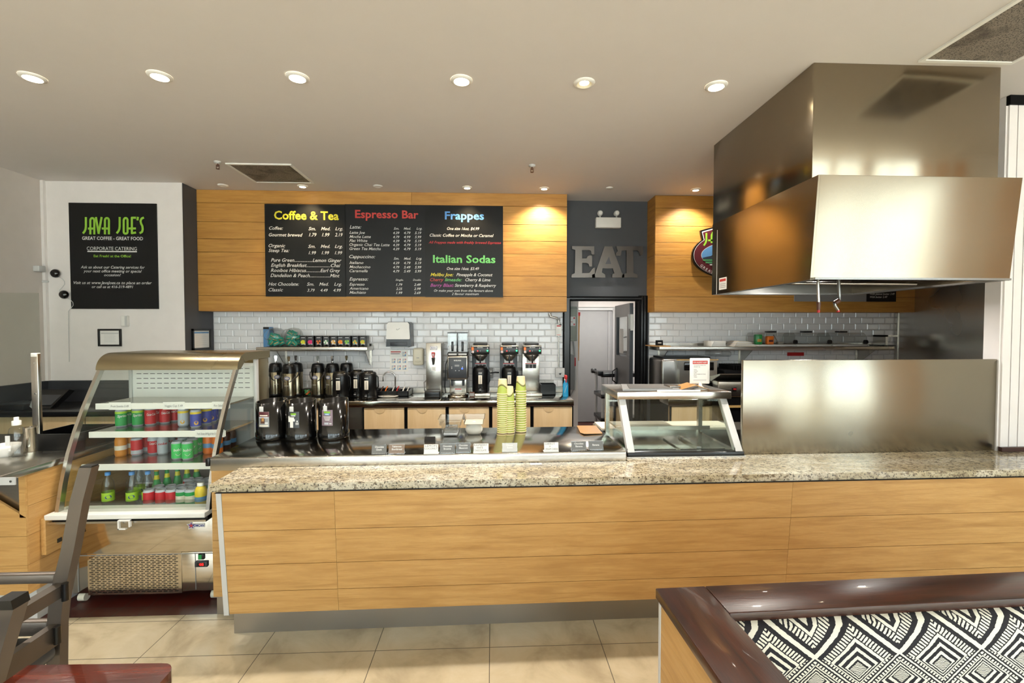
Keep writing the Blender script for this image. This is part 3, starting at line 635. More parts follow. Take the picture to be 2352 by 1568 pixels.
# emergency light
a, b = at(1369, 522, Y=YW - .07), at(1427, 499, Y=YW - .07); t = thing('emergency_light', 'white twin-head emergency light above the metal letters', 'emergency light', ((a.x + b.x) / 2, YW, a.z))
MB().rbox(a.x, b.x, YW - .07, YW - .001, a.z, b.z, 'white', .006).build('housing', t)
for px in (1378, 1416):
    c = at(px, 490, Y=YW - .05); hd = MB().lathe([(.001, .035), (.03, .03), (.034, .01), (.032, -.02), (.015, -.035)], 'lightgrey', (c.x, c.y, c.z), 18, ax='Y').build('lamp_head', t)
    MB().cyl((c.x, c.y, b.z), (c.x, c.y, c.z - .02), .01, 'lightgrey').build('neck', hd); MB().lathe([(.001, .037), (.022, .034)], 'white', (c.x, c.y, c.z), 16, ax='Y').build('lens', hd)

# oval shop sign on the right bulkhead: half hidden behind the hood
yy = YB - .045
def Q3(x, y): p = at(x, y, Y=yy); return p.x, p.z
cx0, cy0 = 1680, 583
def ov(a_, b_, n=48, a0=0, a1=2 * PI): return [Q3(cx0 + a_ * math.cos(a0 + (a1 - a0) * k / n), cy0 + 3 + b_ * math.sin(a0 + (a1 - a0) * k / n)) for k in range(n)]
def crown(dx, dy):
    top = [(1612 + dx, 532 + dy)] + [(1612 + dx + (136 - 2 * dx) * k / 12, 532 + dy - 13 * math.sin(PI * k / 12)) for k in range(1, 12)] + [(1748 - dx, 532 + dy)]
    return [Q3(*v) for v in top + [(1741 - dx, 562), (1619 + dx, 562)]]
p = Q3(cx0, 637); t = thing('oval_sign', 'maroon oval shop sign with lime lettering, half hidden by the hood', 'sign', (p[0], YB, p[1]))
g = MB(); g.prism(ov(90, 53), yy, YB - .012, 'black').prism(crown(-3, -3), yy + .002, YB - .012, 'black')
g.build('backing', t); g = MB()
g.prism(ov(87, 51), yy - .002, yy, 'lightgrey').prism(crown(0, 0), yy - .001, yy + .001, 'lightgrey').prism(ov(86, 50), yy - .0035, yy - .001, 'maroon').prism(crown(2, 2), yy - .0037, yy - .001, 'maroon'); FACE = g
g = MB(); g.prism(ov(70, 30), yy - .005, yy - .003, 'lightgrey').prism(ov(69, 29), yy - .006, yy - .004, 'skyblue')
lo = [Q3(cx0 + 69 * math.cos(a), cy0 + 3 + 29 * math.sin(a)) for a in [PI - .25 - (PI - .5) * k / 24 for k in range(25)]]
g.prism(lo, yy - .007, yy - .005, 'hill')
g.prism([Q3(*v) for v in ((1612, 592), (1632, 588), (1650, 576), (1672, 566), (1690, 566), (1712, 578), (1740, 590), (1748, 594))], yy - .0072, yy - .005, 'hill')
for k in range(3):
    hw = (66, 60, 50)[k]; a_, b_ = Q3(cx0 - hw, 599 + 5.2 * k), Q3(cx0 + hw, 596.5 + 5.2 * k); g.plate(a_[0], b_[0], a_[1], b_[1], yy - .0078, ('mint', 'mint', 'lightgrey')[k])
g.build('picture', t); g = FACE
s_ = yy / FPX
for pts in ([(1622, 535), (1622, 552), (1620, 558), (1616, 564)], [(1634, 558), (1634, 540), (1637, 534), (1643, 534), (1646, 540), (1646, 558)], [(1626, 552), (1646, 552)], [(1654, 534), (1661, 558), (1668, 534)], [(1674, 558), (1674, 540), (1678, 534), (1683, 534), (1687, 540), (1687, 558)], [(1674, 551), (1687, 551)]):
    g.stroke([Q3(*v) for v in pts], 4.2 * s_, yy - .0052, 't_lime')
for ch, x, y, r in (('G', 1611, 610, .75), ('R', 1617, 615, .6), ('E', 1623, 619, .5), ('A', 1629, 622, .4), ('T', 1635, 625, .3), ('C', 1646, 629, .2), ('O', 1653, 631, .15), ('F', 1660, 632, .1), ('F', 1667, 633, .05), ('E', 1674, 633, 0), ('E', 1681, 633, 0)):
    vs, fs = text_geo(ch, 0, .01); o_ = Q3(x, y); c_, q_ = math.cos(-r), math.sin(-r); k = 6 * s_ / CAPH
    g.add([(o_[0] + (v[0] - .33) * k * c_ - (v[1] - .33) * k * q_, yy - .0052, o_[1] + (v[0] - .33) * k * q_ + (v[1] - .33) * k * c_) for v in vs], fs, 't_white')
g.build('face', t)
# grey food menu, mostly behind the hood
yy = YB - .012; a, b = at(1825, 692, Y=yy), at(2058, 692, Y=yy); mx = at(1990, 690, Y=yy).x
t = thing('menu_board', 'grey and black food menu board hidden behind the steel hood', 'menu board', ((a.x + b.x) / 2, YB, a.z)); g = MB()
g.box(a.x, mx, yy, YB - .0005, a.z, a.z + .95, 'grey').box(mx + .002, b.x, yy, YB - .0005, a.z, a.z + .95, 'board')
for s, y in (('With peanut butter 3.49', 677), ('With butter 2.49', 684)): p = at(1998, y, Y=yy); g.text(s, p.x, p.x + .3 * (1 if 'pea' in s else .7), p.z, .024, yy - .001, 't_white', .3, .004)
g.build('panel', t)

# ================================================================== BACK COUNTER, LEFT OF THE DOORWAY
BC = .96; BF = 4.87
g = MB(); g.rbox(-3.2, .872, BF, YW - .012, BC - .065, BC, 'steel_top', .006); wt = g.build('worktop', None, (-1.2, BF, 0)); tag(wt, 'long steel worktop along the white tiled wall under the menu boards', 'worktop')
struct(MB().box(-3.2, .845, YW - .024, YW - .010, BC + .001, BC + .062, 'steel'), 'trim_backsplash')
ed = [540, 640, 770, 832, 932, 1027, 1127, 1222, 1318]
for i, (a, b) in enumerate(zip(ed, ed[1:])):
    xa, xb = at(a, 940, Y=BF + .03).x, at(b, 940, Y=BF + .03).x
    lb = {2: 'narrow dark steel filler cabinet left of the sink cabinets'}.get(i, 'tan-doored base cabinet under the steel worktop, %s from the left' % ordinal(i))
    if i == 7: lb = 'tan-doored base cabinet at the doorway end of the worktop'
    t = thing('base_cabinet', lb, 'cabinet', ((xa + xb) / 2, BF + .03, 0), 0, 'cabinets under the menu-side worktop')
    MB().box(xa + .001, xb - .001, BF + .05, YW - .03, .08, BC - .066, 'black_matt' if i != 2 else 'steel_dark').build('carcass', t)
    MB().box(xa + .01, xb - .01, BF + .09, YW - .05, 0, .08, 'black_matt').build('plinth', t)
    if i == 2: MB().box(xa + .004, xb - .004, BF + .03, BF + .05, .1, BC - .07, 'steel_dark').build('filler_panel', t)
    else:
        d = MB().rbox(xa + .018, xb - .018, BF + .03, BF + .049, .1, BC - .078, 'tan', .003).build('door', t)
        m_ = (xa + xb) / 2; MB().prism(arc(m_ - (xb - xa) * .1, BC - .082, .055, PI, 2 * PI, 10), BF + .024, BF + .0295, 'tan', 'XZ').build('finger_pull', d)

def onb(px, py): return at(px, py, Z=BC)
# airpots
def make_airpot():
    t = thing('airpot', 'x', 'airpot', (0, 0, 0), 0, 'airpots on the back counter')
    MB().lathe([(.001, 0), (.078, 0), (.08, .012), (.078, .022)], 'black', seg=28).build('base_ring', t)
    b = MB().lathe([(.077, .022), (.077, .27), (.072, .28)], 'airpot', seg=32).build('body', t)
    MB().prism([(.034 * math.cos(k * PI / 12), .215 + .022 * math.sin(k * PI / 12)) for k in range(24)], -.0795, -.076, 'grey', 'XZ').prism([(.029 * math.cos(k * PI / 12), .215 + .018 * math.sin(k * PI / 12)) for k in range(24)], -.0802, -.079, 't_navy', 'XZ').prism([(.024 * math.cos(k * PI / 12), .215 + .013 * math.sin(k * PI / 12)) for k in range(24)], -.0806, -.080, 'lightgrey', 'XZ').build('emblem', b)
    MB().box(-.03, .012, -.0782, -.0765, .13, .134, 'lightgrey').build('label_line', b)
    MB().lathe([(.08, .268), (.08, .285), (.072, .34), (.066, .362), (.05, .37), (.001, .372)], 'black', seg=28).box(-.02, .02, -.105, -.06, .29, .325, 'black').lathe([(.001, .27), (.011, .27), (.013, .29)], 'black', (0, -.095, 0), 12).build('pump_head', t)
    MB().rbox(-.012, .012, -.01, .012, .37, .40, 'chrome', .004).prism([(-.008, .395), (.008, .395), (.017, .44), (.012, .455), (-.012, .455), (-.017, .44)], -.012, .006, 'chrome', 'XZ').build('lever', t)
    h = [(.083 * math.cos(k * PI / 12) * 1.06, .0, .275 - .105 * math.sin(k * PI / 12)) for k in range(13)]
    MB().tube([(x, -.02 - .05 * math.sin(k * PI / 12), z) for k, (x, y, z) in enumerate(h)], .006, 'black', 8).build('handle', t)
    return t
ap = None
for k, (px, py, rz, lb) in enumerate(((657.6, 914, .1, 'steel airpot with black pump top, nearest the drinks fridge'), (634, 905, .6, 'steel airpot half hidden behind the fridge canopy'), (681, 905, -.5, 'steel airpot behind and right of the front one by the fridge'),
                       (725, 911, -.12, 'steel airpot, left one of the three right of the glass jar'), (758.7, 911, -.35, 'steel airpot whose lever leans left, middle of three'), (792, 909, .05, 'steel airpot behind the tallest black coffee server'))):
    p = onb(px, py); p.y = min(p.y + .08, 5.37)
    if k in (1, 2): p.x = at(px, 905, Y=5.37).x
    if ap is None: ap = make_airpot(); ap.scale = (.93, .93, 1); ap.location = p; ap.rotation_euler.z = rz; ap['label'] = lb
    else: dup(ap, p, rz, lb)
# black thermal coffee servers
def make_server(r=.088, h=.29):
    t = thing('coffee_server', 'x', 'coffee server', (0, 0, 0), 0, 'black thermal coffee servers')
    MB().lathe([(.001, 0), (r, 0), (r, .03), (r * .97, .034), (r, .04), (r, h * .84), (r * .93, h * .95), (r * .8, h), (.001, h)], 'black', seg=28).build('body', t)
    MB().lathe([(r * .6, h), (r * .55, h + .012), (.001, h + .014)], 'black_gloss', seg=20).tube([(r * .85, 0, h * .9), (r * 1.15, .0, h * .8), (r * 1.18, 0, h * .45), (r * .98, 0, h * .3)], .008, 'black').build('lid', t)
    MB().rbox(-.026, .026, -r - .006, -r * .9, h * .22, h * .86, 'black', .004).rbox(-.021, .021, -r - .009, -r - .004, h * .36, h * .70, 'peach', .002).box(-.002, .002, -r - .0095, -r - .008, h * .38, h * .66, 'black').box(-.02, .02, -r - .0075, -r - .006, h * .77, h * .80, 'lightgrey').build('sight_gauge', t)
    MB().rbox(-.014, .014, -r - .03, -r + .01, h * .1, h * .2, 'black', .004).cyl((0, -r - .02, h * .1), (0, -r - .02, h * .05), .008, 'black').box(-.012, .012, -r - .0305, -r - .03, h * .12, h * .15, 'grey').build('faucet', t)
    return t
sv = None
for px, py, lb in ((777, 918, 'black coffee server standing in front of two airpots'), (817, 913, 'black coffee server tucked behind the one nearest the sink'), (842, 917, 'black coffee server nearest the sink tap')):
    p = onb(px, py); p.y += .09
    if sv is None: sv = make_server(); sv.location = p; sv['label'] = lb
    else: dup(sv, p, 0, lb)
# glass jar of leaves, small clear box
p = onb(706, 908); t = thing('glass_jar', 'clear glass jar with green and orange sweets between airpots', 'jar', p); c_ = tuple(p)
MB().lathe([(.001, .002), (.032, .002), (.034, .01), (.034, .15), (.028, .165), (.028, .175)], 'clearplastic', c_, 20).build('body', t)
g = MB()
for k in range(14):
    a = k * 2.4; q = (p.x + .018 * math.cos(a), p.y + .018 * math.sin(a), p.z + .012 + .004 * k); g.rbox(q[0] - .012, q[0] + .012, q[1] - .01, q[1] + .01, q[2] - .006, q[2] + .006, ('green', 'mint', 'orange')[k % 3], .004)
o = g.build('sweets', t); o['kind'] = 'stuff'
p = onb(693, 905); t = thing('plastic_tub', 'small low clear tub beside the glass jar', 'tub', p); MB().rbox(p.x - .04, p.x + .04, p.y - .03, p.y + .03, p.z, p.z + .07, 'clearplastic', .008).build('tub', t); MB().rbox(p.x - .043, p.x + .043, p.y - .033, p.y + .033, p.z + .07, p.z + .08, 'lightgrey', .004).build('lid', t)
# black cutlery tray, plate, tap
p = Vector((at(899, 905, Y=5.2).x, 5.2, BC)); t = thing('cutlery_tray', 'black plastic cutlery tray under the tap', 'tray', p, 0); x, y, z = p
g = MB(); g.box(x - .19, x + .19, y, y + .22, z, z + .006, 'black')
for q in ((x - .19, x - .182, y, y + .22), (x + .182, x + .19, y, y + .22), (x - .19, x + .19, y, y + .008), (x - .19, x + .19, y + .212, y + .22), (x - .06, x - .054, y, y + .22), (x + .06, x + .066, y, y + .22)): g.box(q[0], q[1], q[2], q[3], z, z + .06, 'black')
g.build('tray', t)
for k, (dx, m, lb) in enumerate(((-.15, 'brown', 'brown-handled utensil standing in the black tray'), (-.10, 'orange', 'orange utensil handle in the black tray'), (-.02, 'lightgrey', 'pale utensil in the middle of the black tray'), (.03, 'red', 'red-handled utensil in the black tray'), (.10, 'white', 'white plastic scoop in the black tray'), (.15, 'lightgrey', 'clear plastic scoop at the end of the black tray'))):
    g = MB(); g.tube([(x + dx, y + .07, z + .012), (x + dx + .01, y + .15, z + .07), (x + dx + .015, y + .19, z + .09)], .007, m, 8).rbox(x + dx - .016, x + dx + .016, y + .04, y + .075, z + .0065, z + .028, m, .006); one(g, 'utensil', lb, 'utensil', (x + dx, y + .1, z + .007))
p = onb(892, 912); p.y -= .01; t = thing('plate', 'white oval plate lying in front of the cutlery tray', 'plate', p); MB().lathe([(.001, .004), (.07, .004), (.11, .014), (.112, .017), (.07, .008), (.001, .008)], 'white', tuple(p), 28, sy=.5).build('dish', t); MB().tube([(p.x - .06, p.y, p.z + .013), (p.x + .08, p.y + .01, p.z + .018)], .004, 'steel_dark').build('spoon', t)
p = at(908, 891, Y=5.445); p.z = BC; t = thing('tap', 'chrome gooseneck tap above the black cutlery tray', 'tap', p); x, y, z = p
MB().cyl((x, y, z), (x, y, z + .05), .018, 'chrome').build('base', t)
g = MB(); g.tube([(x, y, z + .03), (x, y, z + .19)] + [(x - .068 + .068 * math.cos(k * PI / 10), y - .02 * k / 10, z + .19 + .068 * math.sin(k * PI / 10)) for k in range(1, 11)] + [(x - .137, y - .02, z + .145)], .0085, 'chrome', 10); g.build('spout', t)
MB().tube([(x + .01, y - .01, z + .045), (x + .06, y - .03, z + .06), (x + .10, y - .03, z + .055)], .008, 'chrome').build('handle', t)

# hot water tower
p = onb(996, 911); p.y += .12; t = thing('hot_water_dispenser', 'tall slim steel hot water tower with red tap', 'water dispenser', p); x, y, z = p
MB().rbox(x - .085, x + .085, y - .1, y + .2, z + .0, z + .6, 'steel', .004).build('body', t)
MB().rbox(x - .088, x + .082, y - .22, y - .1, z, z + .075, 'black', .012).build('drip_tray', t)
f = MB().cyl((x, y - .1, z + .43), (x, y - .15, z + .43), .012, 'chrome').cyl((x, y - .145, z + .44), (x, y - .145, z + .36), .02, 'steel_dark', r1=.008).build('tap', t)
MB().rbox(x - .018, x + .018, y - .155, y - .135, z + .485, z + .5, 'red', .004).cyl((x - .014, y - .145, z + .485), (x - .004, y - .145, z + .44), .005, 'red').cyl((x + .014, y - .145, z + .485), (x + .004, y - .145, z + .44), .005, 'red').build('handle', f)
g = MB(); g.rbox(x - .038, x + .038, y - .102, y - .1, z + .525, z + .565, 't_navy', .0008).rbox(x - .035, x + .035, y - .103, y - .1, z + .528, z + .562, 'white', .0008); g.text('BUNN', x - .026, x + .026, z + .54, .014, y - .1035, 't_navy', 0, .02); g.build('badge', t)
g = MB(); g.rbox(x - .024, x + .024, y - .102, y - .1, z + .29, z + .335, 'white', .0008)
for k in range(3): g.plate(x - .015, x + .015, z + .30 + k * .01, z + .303 + k * .01, y - .1025, 'grey')
g.build('sticker', t); MB().tube([(x - .09, y + .1, z + .18), (x - .13, y + .05, z + .14), (x - .12, y + .02, z + .05), (x - .1, y + .1, z + .03)], .008, 'grey').build('hose', t)
# twin-hopper grinder
p = onb(1051, 913); p.y += .12; t = thing('coffee_grinder', 'twin-hopper steel coffee grinder with dark control panel', 'grinder', p); x, y, z = p
MB().lathe([(.001, 0), (.115, 0), (.118, .012), (.112, .026), (.001, .03)], 'mirror', (x, y - .02, z), 30, sy=1.15).build('base', t)
MB().rbox(x - .095, x + .095, y - .03, y + .15, z + .028, z + .24, 'steel', .006).build('column', t)
MB().rbox(x - .112, x + .112, y - .12, y + .16, z + .20, z + .46, 'steel', .010).build('housing', t)
c2 = MB().rbox(x - .10, x + .10, y - .127, y - .12, z + .22, z + .445, 'charcoal', .003).build('control_panel', t)
g = MB(); g.text('BUNN', x - .02, x + .04, z + .405, .014, y - .1275, 't_white', 0, .02).disc((x - .032, y - .1276, z + .412), .007, 't_white', seg=10).plate(x - .03, x + .02, z + .345, z + .365, y - .1275, 'grey')
for q in ((-.062, .34), (-.062, .325), (.055, .34), (-.02, .30), (.018, .30)): g.disc((x + q[0], y - .1276, z + q[1]), .005, 't_white', seg=8)
g.disc((x + .052, y - .1276, z + .322), .009, 'led_b', seg=12); g.build('controls', c2)
MB().box(x - .075, x - .05, y - .1, y - .05, z + .13, z + .2, 'black').box(x + .05, x + .075, y - .1, y - .05, z + .13, z + .2, 'black').rbox(x - .078, x + .078, y - .11, y - .06, z + .185, z + .205, 'black', .006).build('bag_holder', t)
MB().rbox(x - .04, x + .04, y - .032, y - .03, z + .05, z + .09, 'lightgrey', .0008).plate(x - .036, x + .036, z + .08, z + .088, y - .0325, 'red').build('sticker', t)
MB().rbox(x - .11, x + .11, y - .11, y + .15, z + .46, z + .505, 'black', .01).box(x - .1, x - .01, y - .112, y - .109, z + .47, z + .488, 'lightgrey').box(x + .01, x + .1, y - .112, y - .109, z + .47, z + .488, 'lightgrey').build('collar', t)
for s_ in (-1, 1):
    cx_ = x + s_ * .056; g = MB()
    for q in ((cx_ - .053, cx_ - .05, y - .1, y + .14), (cx_ + .05, cx_ + .053, y - .1, y + .14), (cx_ - .05, cx_ + .05, y - .1, y - .097), (cx_ - .05, cx_ + .05, y + .137, y + .14)): g.box(q[0], q[1], q[2], q[3], z + .505, z + .71, 'clearplastic')
    h_ = g.build('hopper', t); MB().box(cx_ - .055, cx_ + .055, y - .104, y + .144, z + .71, z + .722, 'black').build('lid', h_)
    MB().rbox(cx_ - .045, cx_ + .045, y - .09, y + .13, z + .506, z + .508 + (.07 if s_ < 0 else .12), 'brown', .01).rbox(cx_ - .012, cx_ + .012, y - .115, y - .1, z + .51, z + .62, 'black', .005).build('beans', h_)
MB().tube([(x - .11, y + .1, z + .46), (x - .15, y + .08, z + .35), (x - .16, y + .08, z + .1), (x - .15, y + .1, z + .02)], .006, 'black').build('cord', t)
# coffee brewers
def make_brewer(px, py, col, lb):
    p = onb(px, py); p.y += .2; x, y, z = p; t = thing('coffee_brewer', lb, 'coffee brewer', p, 0, 'coffee brewers on the back counter')
    MB().rbox(x - .112, x + .112, y - .2, y + .2, z, z + .036, 'steel', .006).build('base', t)
    MB().rbox(x - .1, x + .1, y + .02, y + .2, z + .036, z + .49, col, .004).build('column', t)
    hd = MB().rbox(x - .103, x + .103, y - .18, y + .2, z + .476, z + .575, 'steel', .006).rbox(x - .08, x + .08, y - .12, y + .18, z + .575, z + .6, 'black', .008).build('brew_head', t)
    g = MB(); g.rbox(x - .102, x + .102, y - .186, y - .178, z + .478, z + .563, 'black', .003); yf = y - .1866
    g.text('BUNN', x - .03, x + .03, z + .545, .012, yf, 'lightgrey', 0, .02)
    g.box(x - .097, x - .072, yf - .006, yf, z + .52, z + .555, 'orange').box(x - .095, x - .07, yf - .0005, yf, z + .49, z + .515, 'white').disc((x - .083, yf - .001, z + .5), .006, 'red', seg=10)
    g.disc((x + .082, yf, z + .545), .006, 'white', seg=10).disc((x + .082, yf, z + .515), .009, 'led_g', seg=14).disc((x, yf, z + .513), .006, 'grey', seg=10)
    if '1' not in lb: g.disc((x - .028, yf, z + .513), .007, 'led_r', seg=10)
    g.build('control_panel', hd)
    f = MB().lathe([(.001, .395), (.03, .395), (.04, .405), (.08, .45), (.085, .476)], 'steel_dark', (x, y - .085, z), 26).lathe([(.083, .452), (.088, .456), (.088, .464), (.083, .466)], 'steel', (x, y - .085, z), 26).build('funnel', t)
    MB().rbox(x - .008, x + .008, y - .2, y - .16, z + .375, z + .465, 'black', .006).build('handle', f)
    g = MB(); g.plate(x - .05, x + .05, z + .365, z + .41, y + .019, 'white'); g.plate(x - .065, x + .065, z + .30, z + .355, y + .0192, 'lightgrey').plate(x - .065, x + .065, z + .352, z + .362, y + .0188, 'red')
    for k in range(3): g.plate(x - .06 + k * .042, x - .024 + k * .042, z + .303, z + .345, y + .0188, 't_black')
    g.build('labels', t); return t
br = []
for px, py, col, lb in ((1103, 911, 'charcoal', 'black-sided coffee brewer beside the grinder with a server beneath it'), (1170, 911, 'charcoal', 'black-sided coffee brewer behind the paper cup stacks'), (1223, 911, 'steel', 'steel-fronted coffee brewer with no server under it')):
    b = make_brewer(px, py, col, lb); br.append(b)
for b, lb in zip(br[:2], ('black coffee server under the brewer beside the grinder', 'black coffee server under the brewer behind the cups')):
    q = b.location.copy(); q.y -= .085; q.z += .0365; dup(sv, q, 0, lb)
p = onb(1084, 912); g = MB(); g.rbox(p.x - .028, p.x + .028, p.y, p.y + .04, BC, BC + .055, 'brown', .003); g.rbox(p.x - .024, p.x + .024, p.y - .001, p.y, BC + .012, BC + .045, 'grey', .0004); one(g, 'small_box', 'small brown carton at the foot of the brewer by the grinder', 'box', (p.x, p.y, BC))
p = onb(1263, 911); x, y = p.x, p.y + .2; t = thing('storage_bin', 'open black bin between the steel brewer and spray bottle', 'bin', (x, y, BC))
g = MB(); g.box(x - .085, x + .085, y - .06, y + .12, BC, BC + .006, 'black')
for q in ((-.085, -.08, -.06, .12), (.08, .085, -.06, .12), (-.08, .08, -.06, -.055), (-.08, .08, .115, .12)): g.box(x + q[0], x + q[1], y + q[2], y + q[3], BC, BC + .12, 'black')
g.build('bin', t); MB().box(x - .085, x + .085, y + .115, y + .12, BC + .12, BC + .16, 'clearplastic').build('splash_guard', t)
p = onb(1236, 908); g = MB(); g.cyl((p.x, p.y, BC + .001), (p.x, p.y, BC + .05), .013, 'black'); one(g, 'black_cap', 'tiny black cylinder on the tray of the steel brewer', 'cap', (p.x, p.y, BC)) if False else None
p = onb(1300, 912); x, y = p.x, p.y + .035; t = thing('spray_bottle', 'blue spray cleaner bottle with red trigger by the doorway', 'spray bottle', (x, y, BC))
MB().lathe([(.001, 0), (.03, 0), (.033, .01), (.031, .14), (.02, .165), (.014, .19), (.014, .2)], 'cyan', (x, y, BC), 20, sy=.8).build('bottle', t)
MB().rbox(x - .014, x + .014, y - .05, y + .03, BC + .2, BC + .245, 'red', .008).box(x - .006, x + .006, y - .045, y - .035, BC + .165, BC + .2, 'red').lathe([(.017, .185), (.017, .205)], 'white', (x, y, BC), 14).build('trigger', t)
MB().tube([(x - .016 + .004 * k, y - .0275, BC + .05 + .011 * k + (.006 if k % 2 else 0)) for k in range(8)], .0016, 't_white', 5).build('label', t)

# steel wall shelf with its goods
ZS = at(700, 797, Y=5.2).z
def wall_shelf(x0, x1, lb, brs, y0=5.2, rail=False):
    t = thing('wall_shelf', lb, 'shelf', ((x0 + x1) / 2, YW - .01, ZS - .045))
    MB().rbox(x0, x1, y0, YW - .010, ZS - .045, ZS, 'steel', .004).build('shelf_board', t)
    MB().box(x0, x1, YW - .016, YW - .0095, ZS, ZS + .03, 'steel').build('upstand', t)
    for bx in brs:
        MB().prism([(y0 + .06, ZS - .046), (YW - .0105, ZS - .046), (YW - .0105, ZS - .22), (YW - .04, ZS - .22)], bx - .003, bx + .003, 'steel', 'YZ').box(bx - .015, bx + .015, YW - .0145, YW - .0095, ZS - .22, ZS - .046, 'steel').build('bracket', t)
    return t
wall_shelf(-2.617, -1.40, 'short steel wall shelf holding tea boxes and jars', (-2.42, -1.44))
for i, (cx_, m1, m2) in enumerate(((912, 'yellow', 'lime'), (1040, 'pink', 'pink'), (1190, 'brown', 'orange'), (1325, 'white', 'mint'), (1458, 'gold', 'peach'), (1585, 'orange', 'gold'), (1702, 'mint', 'lime'), (1848, 'gold', 'mint'), (1985, 'gold', 'lime'))):
    p = at(580 + cx_ / 7.84, 796, Y=5.28); x = p.x; t = thing('tea_box', ['tea box with yellow flowers, nearest the snack jars', 'tea box with a bright pink flower', 'tea box with brown berries, third in the row', 'tea box with a white blossom', 'tea box with a cream and gold fruit picture', 'tea box with orange petals, sixth in the row', 'tea box with green leaves, seventh in the row', 'tea box with pale gold picture, second from the shelf end', 'darkest tea box at the bracket end of the shelf'][i], 'tea box', (x, 5.28, ZS), 0, 'tea boxes on the wall shelf')
    g = MB(); g.rbox(x - .038, x + .038, 5.28, 5.42, ZS, ZS + .125, 'black', .002)
    g.plate(x - .031, x + .031, ZS + .022, ZS + .115, 5.2795, 'charcoal').plate(x - .02, x + .02, ZS + .1, ZS + .107, 5.279, 'lightgrey')
    for k in range(7): a = k * .9; g.disc((x + .017 * math.cos(a) * (1 if k else 0), 5.2788 - .0001 * k, ZS + .055 + .012 * math.sin(a)), .012, m1 if k % 2 == 0 else m2, seg=8)
    g.plate(x - .018, x + .026, ZS + .026, ZS + .036, 5.279, 'lightgrey'); g.build('carton', t)
    MB().prism([(x - .014, ZS + .0005), (x + .02, ZS + .0005), (x + .012, ZS + .028), (x - .008, ZS + .028)], 5.2772, 5.2785, 'black_gloss', 'XZ').build('opening', t)
def jar(px, lb, tint, seed):
    random.seed(seed); p = at(px, 796, Y=5.33); x = p.x; y = 5.35; t = thing('snack_jar', lb, 'jar', (x, y, ZS), 0, 'round clear snack jars')
    prof = [(.001, .006), (.07, .006), (.1, .035), (.113, .09), (.112, .13), (.095, .18), (.06, .21), (.001, .219)]
    MB().lathe(prof, 'clearplastic', (x, y, ZS), 26, sx=.87, sy=.9).build('jar_body', t)
    g = MB(); g.tube([(x - .035 + .058 * math.cos(k * PI / 10), y - .103 + .02 * math.sin(k * PI / 10), ZS + .14 + .056 * math.sin(k * PI / 10)) for k in range(20)], .005, 'clearplastic', 8, True); g.build('opening_rim', t)
    MB().box(x - .075, x + .075, y - .07, y + .07, ZS + .0005, ZS + .005, 'black').build('foot', t)
    names = []
    for k in range(12):
        lv = k // 5; a = k * 1.26 + lv; rr = (.055, .05, .035)[lv]; bx, by, bz = x + rr * math.cos(a), y + rr * .8 * math.sin(a), ZS + .045 + lv * (.055 if 'full' in lb else .04)
        vs, fs = [], []; n = 6; rx = Matrix.Rotation(random.uniform(-.9, .9), 3, 'Y') @ Matrix.Rotation(random.uniform(-.6, .6), 3, 'X')
        for i in range(n + 1):
            for j in range(n + 1):
                u, v = i / n * 2 - 1, j / n * 2 - 1; th = .009 * (1 - u * u) * (1 - v * v)
                for sg in (-1, 1): q = rx @ Vector((u * .036, sg * th, v * .026)); vs.append((bx + q.x, by + q.y, bz + q.z))
        for i in range(n):
            for j in range(n):
                b_ = lambda i, j, s: (i * (n + 1) + j) * 2 + s
                fs.append((b_(i, j, 0), b_(i + 1, j, 0), b_(i + 1, j + 1, 0), b_(i, j + 1, 0)))
                fs.append((b_(i, j, 1), b_(i, j + 1, 1), b_(i + 1, j + 1, 1), b_(i + 1, j, 1)))
        g = MB(); g.add(vs, fs, 'teal', True)
        for q, f in enumerate(fs): pass
        g.mi = [g.slot('tan2') if (q // 2) % n in (2,) and (q // 2) // n in (1, 2, 3, 4) else m for q, m in enumerate(g.mi)]
        one(g, 'snack_packet', ('teal and gold snack packet inside the half-empty left jar' if 'half' in lb else 'teal and gold snack packet inside the full right jar'), 'snack packet', (bx, by, bz), 'snack packets in the left jar' if 'half' in lb else 'snack packets in the full jar')
jar(633, 'round clear snack jar, half-empty, at the left end of the shelf', 0, 3); jar(674, 'round clear snack jar packed full, next to the tea boxes', 1, 5)
p = at(616, 796, Y=5.4); g = MB(); g.rbox(p.x - .035, p.x + .035, 5.36, 5.46, ZS, ZS + .225, 'skyblue', .003); g.box(p.x - .034, p.x + .03, 5.358, 5.361, ZS + .20, ZS + .224, 'black'); one(g, 'blue_carton', 'blue carton standing behind the half-empty snack jar', 'carton', (p.x, 5.36, ZS))

